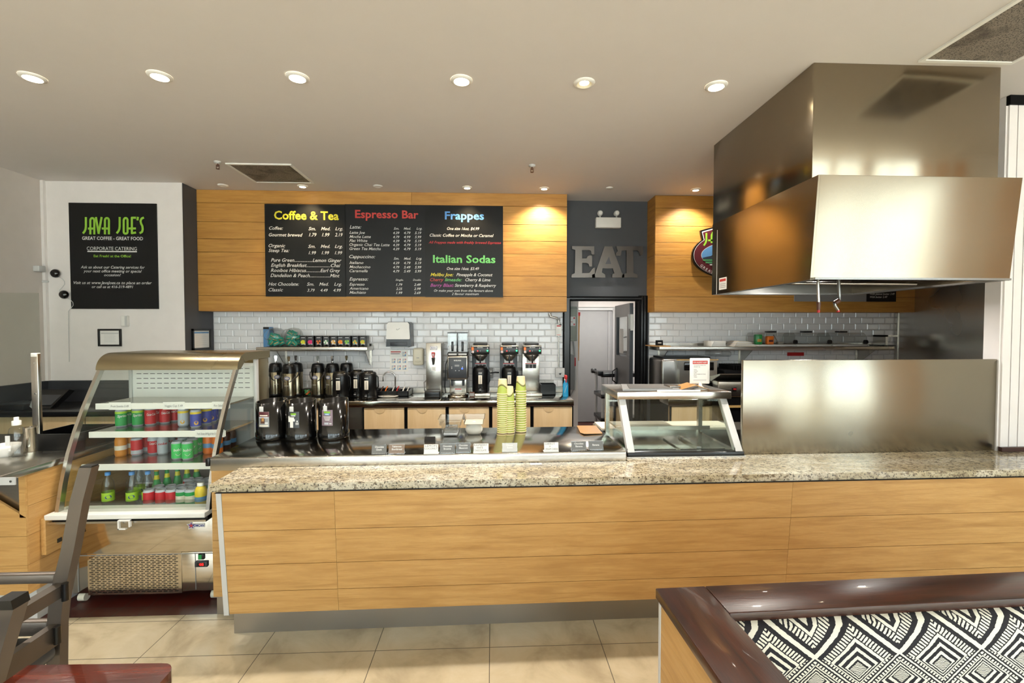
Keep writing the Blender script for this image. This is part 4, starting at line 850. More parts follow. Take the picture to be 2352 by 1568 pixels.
# on the tiled wall
yt = YW - .009
a, b = at(886, 796, Y=yt - .2), at(944, 739, Y=yt - .2); t = thing('paper_towel_dispenser', 'white and black paper towel dispenser on the tiled wall', 'dispenser', ((a.x + b.x) / 2, yt, a.z)); w_ = b.x - a.x; h_ = b.z - a.z
zq = a.z + h_ * .30
MB().prism([(a.x + .012, b.z - .02), (a.x + .03, b.z), (b.x - .03, b.z), (b.x - .008, b.z - .02), (b.x, a.z), (a.x, a.z)], yt - .19, yt, 'black', 'XZ').build('housing', t)
cv = MB().prism([(a.x + .014, b.z - .025), (a.x + .034, b.z - .004), (b.x - .04, b.z - .004), (b.x - .02, b.z - .025), (b.x - .013, zq + .01), (b.x - .02, zq), (a.x + .012, zq), (a.x + .006, zq + .01)], yt - .205, yt - .1905, 'white', 'XZ').build('cover', t)
MB().tube([(a.x + w_ * .46, yt - .2062, b.z - h_ * .28), (a.x + w_ * .42, yt - .2062, b.z - h_ * .31), (a.x + w_ * .46, yt - .2062, b.z - h_ * .33), (a.x + w_ * .56, yt - .2062, b.z - h_ * .26)], .002, 'grey', 5).build('emblem', cv)
MB().box(a.x + .04, b.x - .04, yt - .17, yt - .03, a.z - .012, a.z + .0, 'lightgrey').rbox(a.x + .05, b.x - .05, yt - .195, yt - .19, a.z + .01, a.z + .05, 'charcoal', .002).build('slot', t)
a, b = at(896, 853, Y=yt), at(937, 803, Y=yt); g = MB(); g.box(a.x, b.x, yt - .002, yt, a.z, b.z, 'white'); w_, h_ = b.x - a.x, b.z - a.z
g.plate(a.x + .01, a.x + w_ * .6, b.z - .03, b.z - .018, yt - .003, 'red').plate(a.x + .01, a.x + w_ * .55, b.z - .05, b.z - .043, yt - .003, 'maroon')
for i in range(3):
    for j in range(3):
        if j == 2 and i < 2: continue
        c_ = (a.x + w_ * (.2 + .3 * i), yt - .003, a.z + h_ * (.18 + .31 * j)); g.plate(c_[0] - .022, c_[0] + .022, c_[2] - .026, c_[2] + .026, yt - .0025, 'silver').disc(c_, .015, 'peach', seg=10).disc((c_[0] + .01, yt - .0035, c_[2] - .012), .009, 'skyblue', seg=8).disc((c_[0] + .015, yt - .0036, c_[2] + .02), .006, 't_red', seg=8)
one(g, 'notice', 'hand-washing picture notice taped to tiles below the towel dispenser', 'notice', ((a.x + b.x) / 2, yt, a.z))
a, b = at(948, 839, Y=yt - .08), at(972, 799, Y=yt - .08); t = thing('soap_dispenser', 'cream soap dispenser on tiled wall right of the notice', 'dispenser', ((a.x + b.x) / 2, yt, a.z))
MB().rbox(a.x, b.x, yt - .09, yt, a.z, b.z, 'cream', .025, 3).build('body', t); MB().lathe([(.001, .012), (.03, .01), (.036, 0)], 'cream', ((a.x + b.x) / 2, yt - .09, a.z + .05), 20, ax='Y', sy=.35).plate(a.x + .045, b.x - .045, a.z + .085, a.z + .092, yt - .0905, 'grey').build('push_plate', t)
# gas pipe, tag, conduit and switch
p = at(1284, 772, Y=yt - .02); q = at(1284, 846, Y=yt - .02); t = thing('conduit', 'metal conduit running down tiles to a switch box', 'conduit', (p.x, yt, q.z)); MB().cyl((p.x, yt - .012, p.z + .02), (p.x, yt - .012, q.z), .008, 'steel').build('pipe', t)
t = thing('switch_box', 'metal electrical switch box at the foot of the conduit', 'switch', (p.x, yt, q.z - .1)); a = at(1276, 866, Y=yt - .05); b = at(1297, 845, Y=yt - .05)
MB().rbox(a.x, b.x, yt - .05, yt, a.z, b.z, 'lightgrey', .004).build('box', t); MB().tube([((a.x + b.x) / 2 + .02 * math.cos(k * PI / 5), yt - .055, (a.z + b.z) / 2 + .016 * math.sin(k * PI / 5)) for k in range(6, 11)], .004, 'grey', 6).rbox((a.x + b.x) / 2 - .008, (a.x + b.x) / 2 + .008, yt - .062, yt - .05, a.z + .03, a.z + .05, 'black', .002).build('switch', t)
A = [at(x, y, Y=yt - .05) for x, y in ((1262, 719), (1264, 727), (1278, 730), (1283, 733), (1284, 744))]; t = thing('gas_pipe', 'short galvanised elbow pipe under the timber bulkhead near the doorway', 'pipe', A[0]); MB().tube([tuple(q) for q in A], .013, 'steel', 10).build('pipe', t); MB().cyl(tuple(A[3] + Vector((-.02, 0, 0))), tuple(A[3] + Vector((.02, 0, 0))), .017, 'grey').cyl(tuple(A[4]), tuple(A[4] + Vector((.03, 0, -.01))), .006, 'black').build('valve', t)
a, b = at(1277, 771, Y=yt - .03), at(1290, 744, Y=yt - .03); g = MB(); g.box(a.x, b.x, yt - .032, yt - .03, a.z, b.z, 'white').plate(a.x + .01, b.x - .01, b.z - .03, b.z - .015, yt - .033, 'red').plate(a.x + .01, b.x - .01, a.z + .01, a.z + .015, yt - .033, 't_red')
for k in range(4): g.plate(a.x + .01, b.x - .015, a.z + .03 + k * .015, a.z + .034 + k * .015, yt - .033, 'lightgrey')
one(g, 'tag', 'white paper tag with red heading hanging from the elbow pipe', 'tag', ((a.x + b.x) / 2, yt - .03, a.z))
# power outlets behind the machines
for px, py, lb in ((1021, 862, 'grey outlet box on tiles between water tower and grinder'), (1126, 856, 'grey outlet box with plug right of the grinder-side brewer'), (1194, 856, 'metal outlet box between the two right brewers')):
    a = at(px, py, Y=yt - .03); t = thing('power_outlet', lb, 'outlet', (a.x, yt, a.z - .06)); MB().rbox(a.x - .035, a.x + .035, yt - .04, yt, a.z - .06, a.z + .06, 'grey', .004).build('box', t); MB().rbox(a.x - .02, a.x + .02, yt - .055, yt - .04, a.z - .02, a.z + .03, 'lightgrey', .003).build('face', t)
    if px == 1126: MB().tube([(a.x, yt - .05, a.z), (a.x + .06, yt - .07, a.z + .01), (a.x + .1, yt - .04, a.z + .005)], .008, 'black').build('plug', t)

# electrical boxes in the corridor
yc = 6.3
def cbox(px0, px1, py0, py1, d, m, nm, lb, cat, extra=None):
    a, b = at(px0, py1, Y=yc - d), at(px1, py0, Y=yc - d); t = thing(nm, lb, cat, ((a.x + b.x) / 2, yc, a.z)); MB().rbox(a.x, b.x, yc - d, yc - .001, a.z, b.z, m, .008).build('box', t)
    if extra: extra(t, a, b, yc - d)
    return t
def lab1(t, a, b, y):
    p, q = at(1306, 748, Y=y), at(1322, 727, Y=y); g = MB(); g.box(p.x, q.x, y - .002, y, p.z, q.z, 'white').box(q.x - .03, q.x - .008, y - .003, y - .002, q.z - .03, q.z - .008, 'red').box(q.x - .03, q.x - .008, y - .003, y - .002, p.z + .008, p.z + .03, 'red').box(p.x, q.x - .04, y - .003, y - .002, p.z + .05, p.z + .056, 't_red'); g.build('sticker', t)
    MB().box(a.x, b.x, y - .01, y, b.z - .03, b.z - .02, 'grey').build('lid_edge', t)
def lab2(t, a, b, y): MB().box(a.x + .02, a.x + .06, y - .002, y, a.z + .25, a.z + .37, 'cream').build('sticker', t); MB().rbox(b.x - .02, b.x + .02, y + .02, y + .05, b.z - .16, b.z - .04, 'red', .008).build('lever', t)
cbox(1294, 1326, 704, 783, .12, 'panelgrey', 'electrical_panel', 'tall grey-green electrical panel inside the corridor doorway', 'electrical panel', lab1)
cbox(1294, 1320, 814, 895, .14, 'grey', 'disconnect_switch', 'grey disconnect switch box with red lever below the panel', 'switch box', lab2)
p = at(1318, 784, Y=yc - .04); q = at(1321, 815, Y=yc - .04); r_ = at(1322, 870, Y=yc - .04); s_ = at(1313, 908, Y=yc - .04)
g = MB(); g.tube([tuple(p), tuple(q), tuple(r_), tuple((r_ + s_) / 2 + Vector((.02, 0, -.03))), tuple(s_)], .012, 'lightgrey', 8); one(g, 'conduit', 'bent metal conduit beside the disconnect switch in the corridor', 'conduit', tuple(q))
p, q = at(1330, 725, Y=6.6), at(1328, 828, Y=6.6); t = thing('broom_handle', 'thin wooden pole with red tip leaning in the corridor', 'pole', (q.x, 6.6, q.z)); MB().cyl((q.x, 6.6, q.z), (p.x, 6.6, p.z), .012, 'cardboard').build('pole', t); MB().cyl((p.x, 6.6, p.z), (p.x, 6.6, p.z + .05), .018, 'red').build('tip', t)
# utility cart
p = at(1412, 990, Z=.0, ) if False else Vector((at(1400, 975, Y=6.9).x, 6.9, 0)); x, y = p.x, p.y
t = thing('utility_cart', 'black and silver utility cart standing in the corridor', 'cart', (x, y, 0))
xa, xb, ya, yb = at(1381, 900, Y=6.75).x, at(1470, 900, Y=6.75).x, 6.75, 7.25
for z in (.33, .68, 1.0): MB().rbox(xa, xb, ya, yb, z, z + .06, 'black', .012).build('shelf', t)
for px_, py_ in ((xa + .03, ya + .03), (xa + .03, yb - .03), (xb - .03, ya + .03), (xb - .03, yb - .03)):
    l_ = MB().cyl((px_, py_, .1), (px_, py_, 1.0), .022, 'lightgrey').build('leg', t); MB().cyl((px_ - .015, py_, .052), (px_ + .015, py_, .052), .05, 'black', 16).build('caster', l_)
MB().rbox(xa - .05, xa + .03, ya - .01, ya + .06, 1.02, 1.09, 'black', .01).rbox(xa - .05, xa + .03, yb - .06, yb + .01, 1.02, 1.09, 'black', .01).cyl((xa - .03, ya, 1.07), (xa - .03, yb, 1.07), .016, 'black').build('handle', t)
p = at(1428, 850, Y=7.0); g = MB(); g.rbox(x + .15, x + .32, 6.85, 7.05, 1.0605, 1.38, 'black_matt', .01); g.tube([(x + .2, 6.86, 1.37), (x + .14, 6.85, 1.45), (x + .17, 6.85, 1.58), (x + .24, 6.87, 1.6)], .012, 'black'); one(g, 'black_bin', 'black bin with looped cable standing on the utility cart', 'bin', (x + .23, 6.95, 1.0605))

# ================================================================== BACK COUNTER, RIGHT OF THE DOORWAY
g = MB(); g.rbox(1.90, 4.96, BF, YW - .012, BC - .07, BC, 'steel_top', .006); o = g.build('worktop', None, (3.4, BF, 0)); tag(o, 'steel worktop along the tiled wall right of the doorway', 'worktop')
ed = [1.91] + [at(x, 950, Y=BF + .03).x for x in (1540, 1668, 1800)] + [3.4, 4.2, 4.95]
for i, (xa, xb) in enumerate(zip(ed, ed[1:])):
    if i > 2: continue
    t = thing('base_cabinet', ['tan cabinet seen through the glass case, next to the doorway', 'wide tan cabinet seen through the middle of the glass case', 'tan cabinet right of the glass case, mostly hidden'][i], 'cabinet', ((xa + xb) / 2, BF + .03, 0), 0, 'cabinets behind the glass case')
    MB().box(xa + .001, xb - .001, BF + .05, YW - .03, .08, BC - .071, 'black_matt').build('carcass', t); MB().box(xa + .01, xb - .01, BF + .09, YW - .05, 0, .08, 'black_matt').build('plinth', t); MB().rbox(xa + .015, xb - .015, BF + .03, BF + .049, .1, BC - .085, 'tan', .003).build('door', t)
wall_shelf(1.90, 4.68, 'long steel wall shelf carrying clear bread domes', (2.02, 3.02, 4.5), 5.15)
def onsh(px): return at(px, 795, Y=5.25).x
x = onsh(1513); g = MB(); g.prism([(5.22, ZS + .012), (5.245, ZS + .012), (5.24, ZS + .072), (5.234, ZS + .072)], x - .042, x + .042, 'black', 'YZ'); g.box(x - .02, x + .02, 5.2195, 5.222, ZS + .036, ZS + .048, 't_white'); one(g, 'price_sign', 'tiny black price sign at the doorway end of the long shelf', 'sign', (x, 5.23, ZS + .012))
x = onsh(1515); g = MB(); g.box(x - .10, x + .10, 5.17, 5.45, ZS, ZS + .011, 'cardboard'); one(g, 'cutting_board', 'thin wooden board under the tiny black sign', 'board', (x, 5.3, ZS))
x = onsh(1645); t = thing('paper_box', 'white box with loose flap on the long steel shelf', 'box', (x, 5.3, ZS)); MB().rbox(x - .08, x + .09, 5.2, 5.4, ZS, ZS + .062, 'white', .004).build('box', t); MB().prism([(x - .09, ZS), (x - .05, ZS + .065), (x - .045, ZS + .065), (x - .085, ZS)], 5.19, 5.2, 'paper', 'XZ').build('flap', t)
x = onsh(1705); g = MB()
for k in range(5): g.prism([(x - .13 + .01 * k, ZS + .012 * k), (x + .13 - .008 * k, ZS + .012 * k), (x + .12 - .02 * k, ZS + .01 + .012 * k), (x - .12 + .015 * k, ZS + .008 + .014 * k)], 5.19 + .005 * k, 5.4, 'paper' if k % 2 else 'peach', 'XZ')
one(g, 'paper_pile', 'crumpled pile of pale papers left of the bread domes', 'papers', (x, 5.3, ZS))
def dome(a, b, lb):
    xa, xb = onsh(a), onsh(b); w_ = xb - xa; t = thing('bread_dome', lb, 'food cover', ((xa + xb) / 2, 5.31, ZS), 0, 'clear food covers on the long shelf')
    MB().rbox(xa - .01, xb + .01, 5.17, 5.47, ZS, ZS + .018, 'lightgrey', .006).build('tray', t)
    g = MB(); pr = [(5.18, ZS + .018), (5.18, ZS + .09)] + arc(5.25, ZS + .09, .07, PI, PI / 2, 6)[1:] + [(5.40, ZS + .16)] + arc(5.40, ZS + .10, .06, PI / 2, 0, 5)[1:] + [(5.46, ZS + .018)]
    n = len(pr); vs = [(xa, p, q) for p, q in pr] + [(xb, p, q) for p, q in pr]; g.add(vs, [(i, n + i, n + i + 1, i + 1) for i in range(n - 1)], 'clearplastic', True).add(vs, [tuple(range(n)), tuple(range(n, 2 * n))], 'clearplastic'); d = g.build('lid', t)
    m_ = (xa + xb) / 2; MB().rbox(m_ - .05, m_ + .05, 5.28, 5.36, ZS + .16, ZS + .178, 'black', .005).build('handle', d); MB().cyl((xb - .005, 5.2, ZS + .05), (xb + .02, 5.2, ZS + .05), .025, 'black', 16).build('hinge', d); return xa, xb
xa, xb = dome(1736, 1819, 'clear food cover with packets and a ladle inside'); dome(1823, 1897, 'empty clear food cover, middle of the three'); dome(1904, 1979, 'empty clear food cover nearest the steel side wall')
for dx, m, m2, h_, lb in ((.06, 'green', 'gold', .12, 'green packet inside the leftmost clear cover'), (.20, 'orange', 'maroon', .10, 'orange packet inside the leftmost clear cover')):
    g = MB(); g.rbox(xa + dx - .04, xa + dx + .04, 5.28, 5.34, ZS + .0185, ZS + .018 + h_, m, .012); g.plate(xa + dx - .025, xa + dx + .025, ZS + .05, ZS + .018 + h_ * .55, 5.279, m2); one(g, 'food_packet', lb, 'packet', (xa + dx, 5.31, ZS + .0185))
g = MB(); g.lathe([(.001, .02), (.035, .022), (.045, .05)], 'steel', (xa + .33, 5.31, ZS), 16).tube([(xa + .29, 5.3, ZS + .05), (xa + .23, 5.28, ZS + .13)], .006, 'steel'); one(g, 'ladle', 'steel ladle inside the leftmost clear cover', 'ladle', (xa + .33, 5.31, ZS + .0185))
a, b = at(1808, 817, Y=yt), at(1846, 809, Y=yt); g = MB(); g.box(a.x, b.x, yt - .006, yt, a.z, b.z, 'red'); one(g, 'red_plate', 'red plate on tiles just under the long shelf', 'plate', ((a.x + b.x) / 2, yt, a.z))
x = onsh(2040); t = thing('paper_roll_holder', 'small steel angle frame at the right end of the long shelf', 'holder', (x, 5.3, ZS)); MB().box(x - .06, x - .03, 5.22, 5.4, ZS, ZS + .13, 'steel').box(x - .06, x + .09, 5.22, 5.4, ZS + .11, ZS + .13, 'steel').box(x - .09, x + .05, 5.2, 5.42, ZS, ZS + .012, 'black').build('frame', t)
# toaster oven
xa, xb, xf = at(1519, 850, Y=5.0).x, at(1643, 850, Y=5.0).x, at(1556, 850, Y=5.0).x
t = thing('convection_oven', 'grey convection oven with black knobs behind the allergy sign', 'oven', ((xa + xb) / 2, 5.2, BC)); zt = at(1580, 819, Y=5.1).z
MB().rbox(xa, xb, 5.0, 5.42, BC + .02, zt - .02, 'steel_dark', .03, 3).build('body', t); MB().box(xa + .05, xb - .02, 5.08, 5.4, zt - .02, zt, 'black').build('top', t)
dd = MB().prism([(xf, BC + .03), (xb - .01, BC + .03), (xb - .01, zt - .03), (xf - .03, zt - .03), (xf + .0, zt - .13)], 4.94, 4.999, 'steel', 'XZ').build('front', t)
MB().rbox(xf + .05, xb - .05, 4.93, 4.94, zt - .14, zt - .05, 'black_gloss', .004).build('window', dd); MB().rbox(xf + .05, xb - .05, 4.93, 4.94, BC + .03, BC + .17, 'black', .004).build('panel', dd)
for k in range(2):
    for j in range(2): MB().cyl((xf + .085 + .07 * j, 4.931, BC + .07 + .065 * k), (xf + .085 + .07 * j, 4.91, BC + .07 + .065 * k), .022, 'lightgrey', 14).box(xf + .08 + .07 * j, xf + .09 + .07 * j, 4.905, 4.912, BC + .06 + .065 * k, BC + .09 + .065 * k, 'red').build('knob', dd)
MB().box(xf - .03, xb, 4.93, 4.95, zt - .03, zt - .02, 'tan2').build('rail', dd)
# plastic-wrapped tray, press with drip tray, steel warmer
xa, xb = at(1632, 830, Y=5.15).x, at(1676, 830, Y=5.15).x; za = at(1650, 842, Y=5.15).z
t = thing('contact_grill', 'black ribbed grill press behind the steel screen', 'grill', (xb, 5.2, BC)); x1 = at(1712, 850, Y=5.1).x + .15
xo = at(1668, 850, Y=5.0).x; MB().rbox(xo, x1, 5.05, 5.45, BC, za - .03, 'black_matt', .02).build('body', t); g = MB()
for k in range(9): g.box(xa + .22 + k * .03, xa + .235 + k * .03, 5.06, 5.4, za - .03, za + .02, 'black_matt')
g.build('ribs', t)
MB().prism([(5.0, za - .10), (4.75, za - .04), (4.74, za - .05), (4.98, za - .16), (5.04, za - .16)], at(1648, 850, Y=4.8).x, x1, 'steel', 'YZ').build('drip_tray', t)
g = MB(); g.rbox(xa + .02, xb, 5.1, 5.35, zt + .0005, zt + .06, 'clearplastic', .02, 3); one(g, 'wrapped_tray', 'clear wrapped tray lying on the right end of the convection oven', 'tray', (xa + .1, 5.2, zt))
xa = at(1640, 880, Y=4.82).x; t = thing('food_warmer', 'steel food warmer with red rocker switch beside the glass case', 'warmer', (xa + .3, 4.9, .4)); z0, z1 = at(1650, 930, Y=4.75).z, at(1650, 876, Y=4.75).z
MB().rbox(xa, xa + .75, 4.72, 4.86, z0 + .09, z1, 'steel', .006).box(xa, xa + .75, 4.74, 4.855, 0, z0 + .09, 'black_matt').box(xa + .02, xa + .75, 4.70, 4.74, z0 - .02, z0 + .0, 'tan2').build('body', t)
p = at(1686, 894, Y=4.72); MB().rbox(p.x - .022, p.x + .022, 4.708, 4.72, p.z - .02, p.z + .022, 'black', .003).box(p.x - .015, p.x + .015, 4.703, 4.709, p.z - .002, p.z + .012, 'red').build('switch', t)

# ================================================================== FRONT COUNTER (local frame turned by TH about its left front corner)
OX, OY = -1.49, 2.46
def cw(x, y, z=0):                                   # counter frame -> world
    dx, dy = x - OX, y - OY; return Vector((OX + dx * math.cos(TH) - dy * math.sin(TH), OY + dx * math.sin(TH) + dy * math.cos(TH), z))
def cl(p):                                           # world -> counter frame
    dx, dy = p.x - OX, p.y - OY; return Vector((OX + dx * math.cos(TH) + dy * math.sin(TH), OY - dx * math.sin(TH) + dy * math.cos(TH), p.z))
XE = 3.75
t = thing('service_counter', 'long timber-clad service counter front under the granite ledge', 'counter', (OX, OY, 0), TH)
XP = -1.425
lv = [at(508, y, X=XP) for y in (1131.5,)] + [at(x, y, X=XP) for x, y in ((513, 1220.5), (519, 1298.5), (523, 1360.4), (527, 1410.5))]
fp = MB(); jx = [XP] + [cl(at(778, 1270, Y=2.53)).x, cl(at(1802, 1200, Y=2.57)).x] + [XE]
for a, b in zip(lv, lv[1:]):
    for xa, xb in zip(jx, jx[1:]): fp.prism([(a.y, a.z - .0013), (b.y, b.z + .0013), (b.y + .014, b.z + .0013), (a.y + .014, a.z - .0013)], xa + .0006, xb - .0006, 'plank', 'YZ')
fp.build('front_panel', t)
MB().prism([(lv[0].y + .0145, lv[0].z), (lv[-1].y + .0145, lv[-1].z + .002), (2.72, lv[-1].z + .002), (2.72, lv[0].z)], XP + .004, XE, 'black_matt', 'YZ').build('carcass', t)
MB().prism([(lv[0].y - .004, lv[0].z), (lv[-1].y - .004, lv[-1].z - .004), (lv[-1].y + .03, lv[-1].z - .004), (lv[0].y + .03, lv[0].z)], XP - .027, XP - .0005, 'lightgrey', 'YZ').build('trim_strip', t)
MB().box(XP - .03, XE, lv[0].y - .01, 2.72, lv[0].z + .001, .858, 'black_matt').build('shadow_gap', t)
MB().box(-1.458, XE, 2.615, 2.70, 0, lv[-1].z + .001, 'kick').build('kick_plate', t)
g = MB(); x2 = .845; xr = XE
g.prism([(OX, OY), (xr, OY), (xr, 2.90), (x2, 2.90), (x2, 2.76), (OX, 2.76)], .860, .900, 'granite', 'XY')
one(g, 'granite_ledge', 'speckled beige granite ledge running along the timber counter', 'countertop', (OX, OY, .86), None, TH)
p = cl(at(1231, 1066, Z=.9)); g = MB(); g.box(p.x - .035, p.x + .035, p.y - .012, p.y + .02, .9005, .902, 'paper'); w_ = cw(p.x, p.y, .9005); o = one(g, 'paper_slip', 'white paper slip lying on the granite ledge', 'paper', (p.x, p.y, .9005), None, TH); o.location = w_

DZ = .96                                             # steel display counter behind the granite
t = thing('display_counter', 'steel-topped counter holding cups and signs behind the granite', 'counter', cw(-1.66, 2.765), TH); t.rotation_euler = (0, 0, 0)
MB().rbox(-1.66, .835, 2.765, 3.50, DZ - .004, DZ, 'steel_top', .002).build('steel_top', t)
MB().rbox(-1.66, .835, 2.763, 2.785, DZ - .078, DZ - .0042, 'steel', .003).build('apron', t)
g = MB(); zz = [.12, .30, .46, .64, .78, DZ - .08]
for a, b in zip(zz, zz[1:]): g.box(-1.66, -1.40, 2.775, 2.79, a + .0008, b - .0008, 'plank')
g.build('wood_end_panel', t); MB().box(-1.655, -1.45, 2.80, 2.82, 0.001, .119, 'kick').box(-1.605, -1.6, 2.797, 2.80, 0.001, .119, 'grey').build('leg_plate', t)
MB().box(-1.65, .82, 2.80, 3.48, .12, DZ - .005, 'steel_dark').build('cabinet_body', t)
MB().rbox(-1.685, -1.661, 2.76, 2.79, DZ - .05, DZ - .004, 'black', .004).build('end_cap', t)
_o = cw(-1.66, 2.765); t.location = _o; t.rotation_euler = (0, 0, TH)
for c_ in kids(t):
    for v in c_.data.vertices: v.co += _o - Vector((-1.66, 2.765, 0))
def ond(px, py): return at(px, py, Z=DZ)

# black cylindrical dispensers
def dispenser(px, py, lb, art):
    p = ond(px, py); r = .1; y = p.y + r; x = p.x; z = DZ; t = thing('cup_sleeve_dispenser', lb, 'dispenser', (x, y, z), 0, 'black cylinder dispensers on the steel counter')
    zf = lambda a, zz: (.005 * math.cos(a) + .007 * math.sin(a)) if zz > .2 else 0
    MB().lathe([(.001, .001), (.103, .001), (.104, .012), (.104, .045), (.1, .052), (.1, .262), (.093, .262), (.093, .02), (.001, .02)], 'black_gloss', (x, y, z), 40, zf=zf).build('shell', t)
    MB().rbox(x - .035, x - .009, y - .1035, y - .094, z + .2, z + .235, 'lightgrey', .002).build('clip', t)
    g = MB(); R = .1015
    def cp(x0, x1, z0, z1, m, rr=R):
        n = 6; vs = []
        for i in range(n + 1):
            an = (x0 + (x1 - x0) * i / n) / rr; vs += [(x + rr * math.sin(an), y - rr * math.cos(an), z + z0), (x + rr * math.sin(an), y - rr * math.cos(an), z + z1)]
        g.add(vs, [(2 * i, 2 * i + 2, 2 * i + 3, 2 * i + 1) for i in range(n)], m)
    art(cp, g, x, y, z); g.build('label', t)
def art1(cp, g, x, y, z):
    cp(-.045, .028, .095, .2, 'grey'); cp(-.044, .027, .165, .199, 'maroon', .1018); cp(-.036, .018, .17, .178, 'peach', .102); cp(-.04, .02, .155, .165, 'silver', .102); cp(-.03, .0, .12, .155, 'brown', .1021); cp(-.022, -.005, .135, .16, 'cardboard', .1023); cp(-.04, .022, .1, .11, 'peach', .102); cp(.0, .02, .115, .13, 'lightgrey', .102)
def art2(cp, g, x, y, z):
    cp(-.05, .028, .09, .2, 'charcoal'); cp(-.05, -.03, .13, .17, 'white', .1018); cp(-.045, -.005, .15, .165, 'white', .1019); cp(-.038, .0, .135, .15, 'white', .1019); cp(-.035, -.012, .092, .135, 'white', .1019); cp(-.04, .012, .163, .168, 'black', .102)
    cp(-.03, .008, .178, .19, 't_lime', .102); cp(-.026, .004, .168, .178, 'silver', .102); cp(.004, .024, .12, .125, 'white', .102); cp(.004, .024, .112, .115, 'white', .102); cp(.01, .02, .13, .14, 'lightgrey', .102)
def art3(cp, g, x, y, z):
    cp(-.05, .028, .1, .208, 'labelpurple'); cp(-.032, .012, .185, .198, 't_lime', .1018); cp(-.028, .008, .172, .185, 'skyblue', .1018); cp(-.022, .002, .176, .18, 'white', .102)
    for k in range(4): cp(-.036 + .004 * k, .016 - .003 * k, .16 - .008 * k, .163 - .008 * k, 'white', .102)
    cp(-.03, .0, .108, .122, 'silver', .1018); cp(.005, .02, .11, .118, 'lightgrey', .102)
dispenser(609, 1013, 'black cylinder dispenser with photo label, nearest the drinks fridge', art1)
dispenser(678, 1013, 'black cylinder dispenser with a coffee cup label, middle of three', art2)
dispenser(755, 1011, 'black cylinder dispenser with a mauve label', art3)
# clear tubs on the steel counter
def tub(px0, px1, py1, py0, lb, white):
    a, b = ond(px0, py1), ond(px1, py1); y = a.y; h_ = at(px0, py0, Y=y).z - DZ; x0, x1 = a.x, b.x; cx_ = (x0 + x1) / 2; t = thing('clear_tub', lb, 'tub', (cx_, y + .08, DZ), 0, 'clear food tubs on the steel counter')
    def ring(e, z, d=.16): return [(x0 - e, y - e, DZ + z), (x1 + e, y - e, DZ + z), (x1 + e, y + d + e, DZ + z), (x0 - e, y + d + e, DZ + z)]
    L = [ring(-.012, .001), ring(-.006, .012), ring(.0, h_ * .62), ring(.012, h_ * .64), ring(.018, h_ - .004), ring(.024, h_)]; vs = [v for r_ in L for v in r_]
    g = MB(); g.add(vs, [(0, 1, 2, 3)] + [(j * 4 + i, j * 4 + (i + 1) % 4, (j + 1) * 4 + (i + 1) % 4, (j + 1) * 4 + i) for j in range(len(L) - 1) for i in range(4)], 'clearplastic'); g.build('tub', t)
    if white:
        MB().box(x0 - .008, x1 + .008, y - .006, y + .165, DZ + h_ * .66, DZ + h_ * .68, 'peach').build('lid', t)
        g = MB(); c_ = (cx_, y + .08, DZ + .004); g.lathe([(.001, 0), (.05, .0), (.064, .02), (.066, .035), (.05, .062), (.02, .075), (.012, .085), (.001, .088)], 'white', c_, 16, sx=.95, sy=.9, zf=lambda a, zz: .004 * math.sin(5 * a) if .01 < zz < .08 else 0); one(g, 'filled_bag', 'knotted white filled bag inside the right clear tub', 'bag', c_)
    else:
        for k in range(3):
            g = MB(); g.rbox(x0 + .012 + .003 * k, x1 - .014 - .002 * k, y + .012, y + .14, DZ + .005 + .018 * k, DZ + .022 + .018 * k, 'clearplastic' if k else 'silver', .006); one(g, 'wrapped_packet', ['silvery wrapped packet at the bottom of the left tub', 'clear wrapped packet, middle one in the left tub', 'clear wrapped packet on top in the left tub'][k], 'packet', (cx_, y + .07, DZ + .005 + .018 * k), 'packets in the left clear tub')
tub(1014, 1055, 1003, 961, 'open clear tub with wrapped packets, left of its pair', False); tub(1070, 1106, 1001, 960, 'clear tub holding a knotted white bag', True)
# paper cup stacks
def cup_mesh():
    g = MB(); g.lathe([(.0395, .005), (.0412, .0075), (.0425, .004), (.0415, .0005), (.0395, .0)], 'cupcream', seg=24).lathe([(.0395, .004), (.03, .108)], 'cup', seg=24).lathe([(.03, .108), (.0285, .111), (.0275, .106), (.001, .106)], 'cupcream', seg=24); return g
cup0 = None
for px, py, n, top, nm in ((1156, 996, 19, 870, 'left'), (1169.5, 996, 14, 887, 'short middle'), (1197, 993, 17, 864, 'right')):
    if nm == 'short middle': px = 1170
    p = ond(px, py); p.y += .04 if nm != 'short middle' else .05
    if nm == 'left': p.x -= .004
    H = at(px, top, Y=p.y).z - DZ - .111; d = H / n
    for k in range(n + 1):
        if cup0 is None: cup0 = cup_mesh().build('paper_cup', None, (0, 0, 0)); c_ = cup0
        else: c_ = cup0.copy(); C.objects.link(c_)
        c_.location = (p.x, p.y, DZ + .0005 + d * k); c_.rotation_euler.z = (.5, 2.2, -.4)[('left', 'short middle', 'right').index(nm)] + .05 * (k % 3)
        fr = n - k; pos = 'top' if fr == 0 else 'bottom' if k == 0 else ordinal(fr) + ' from the top'
        tag(c_, 'upturned paper cup, %s of the %s' % (pos, {'left': 'left-hand stack', 'short middle': 'short middle stack', 'right': 'right-hand stack'}[nm]), 'paper cup', 'paper cups in the %s stack' % nm)
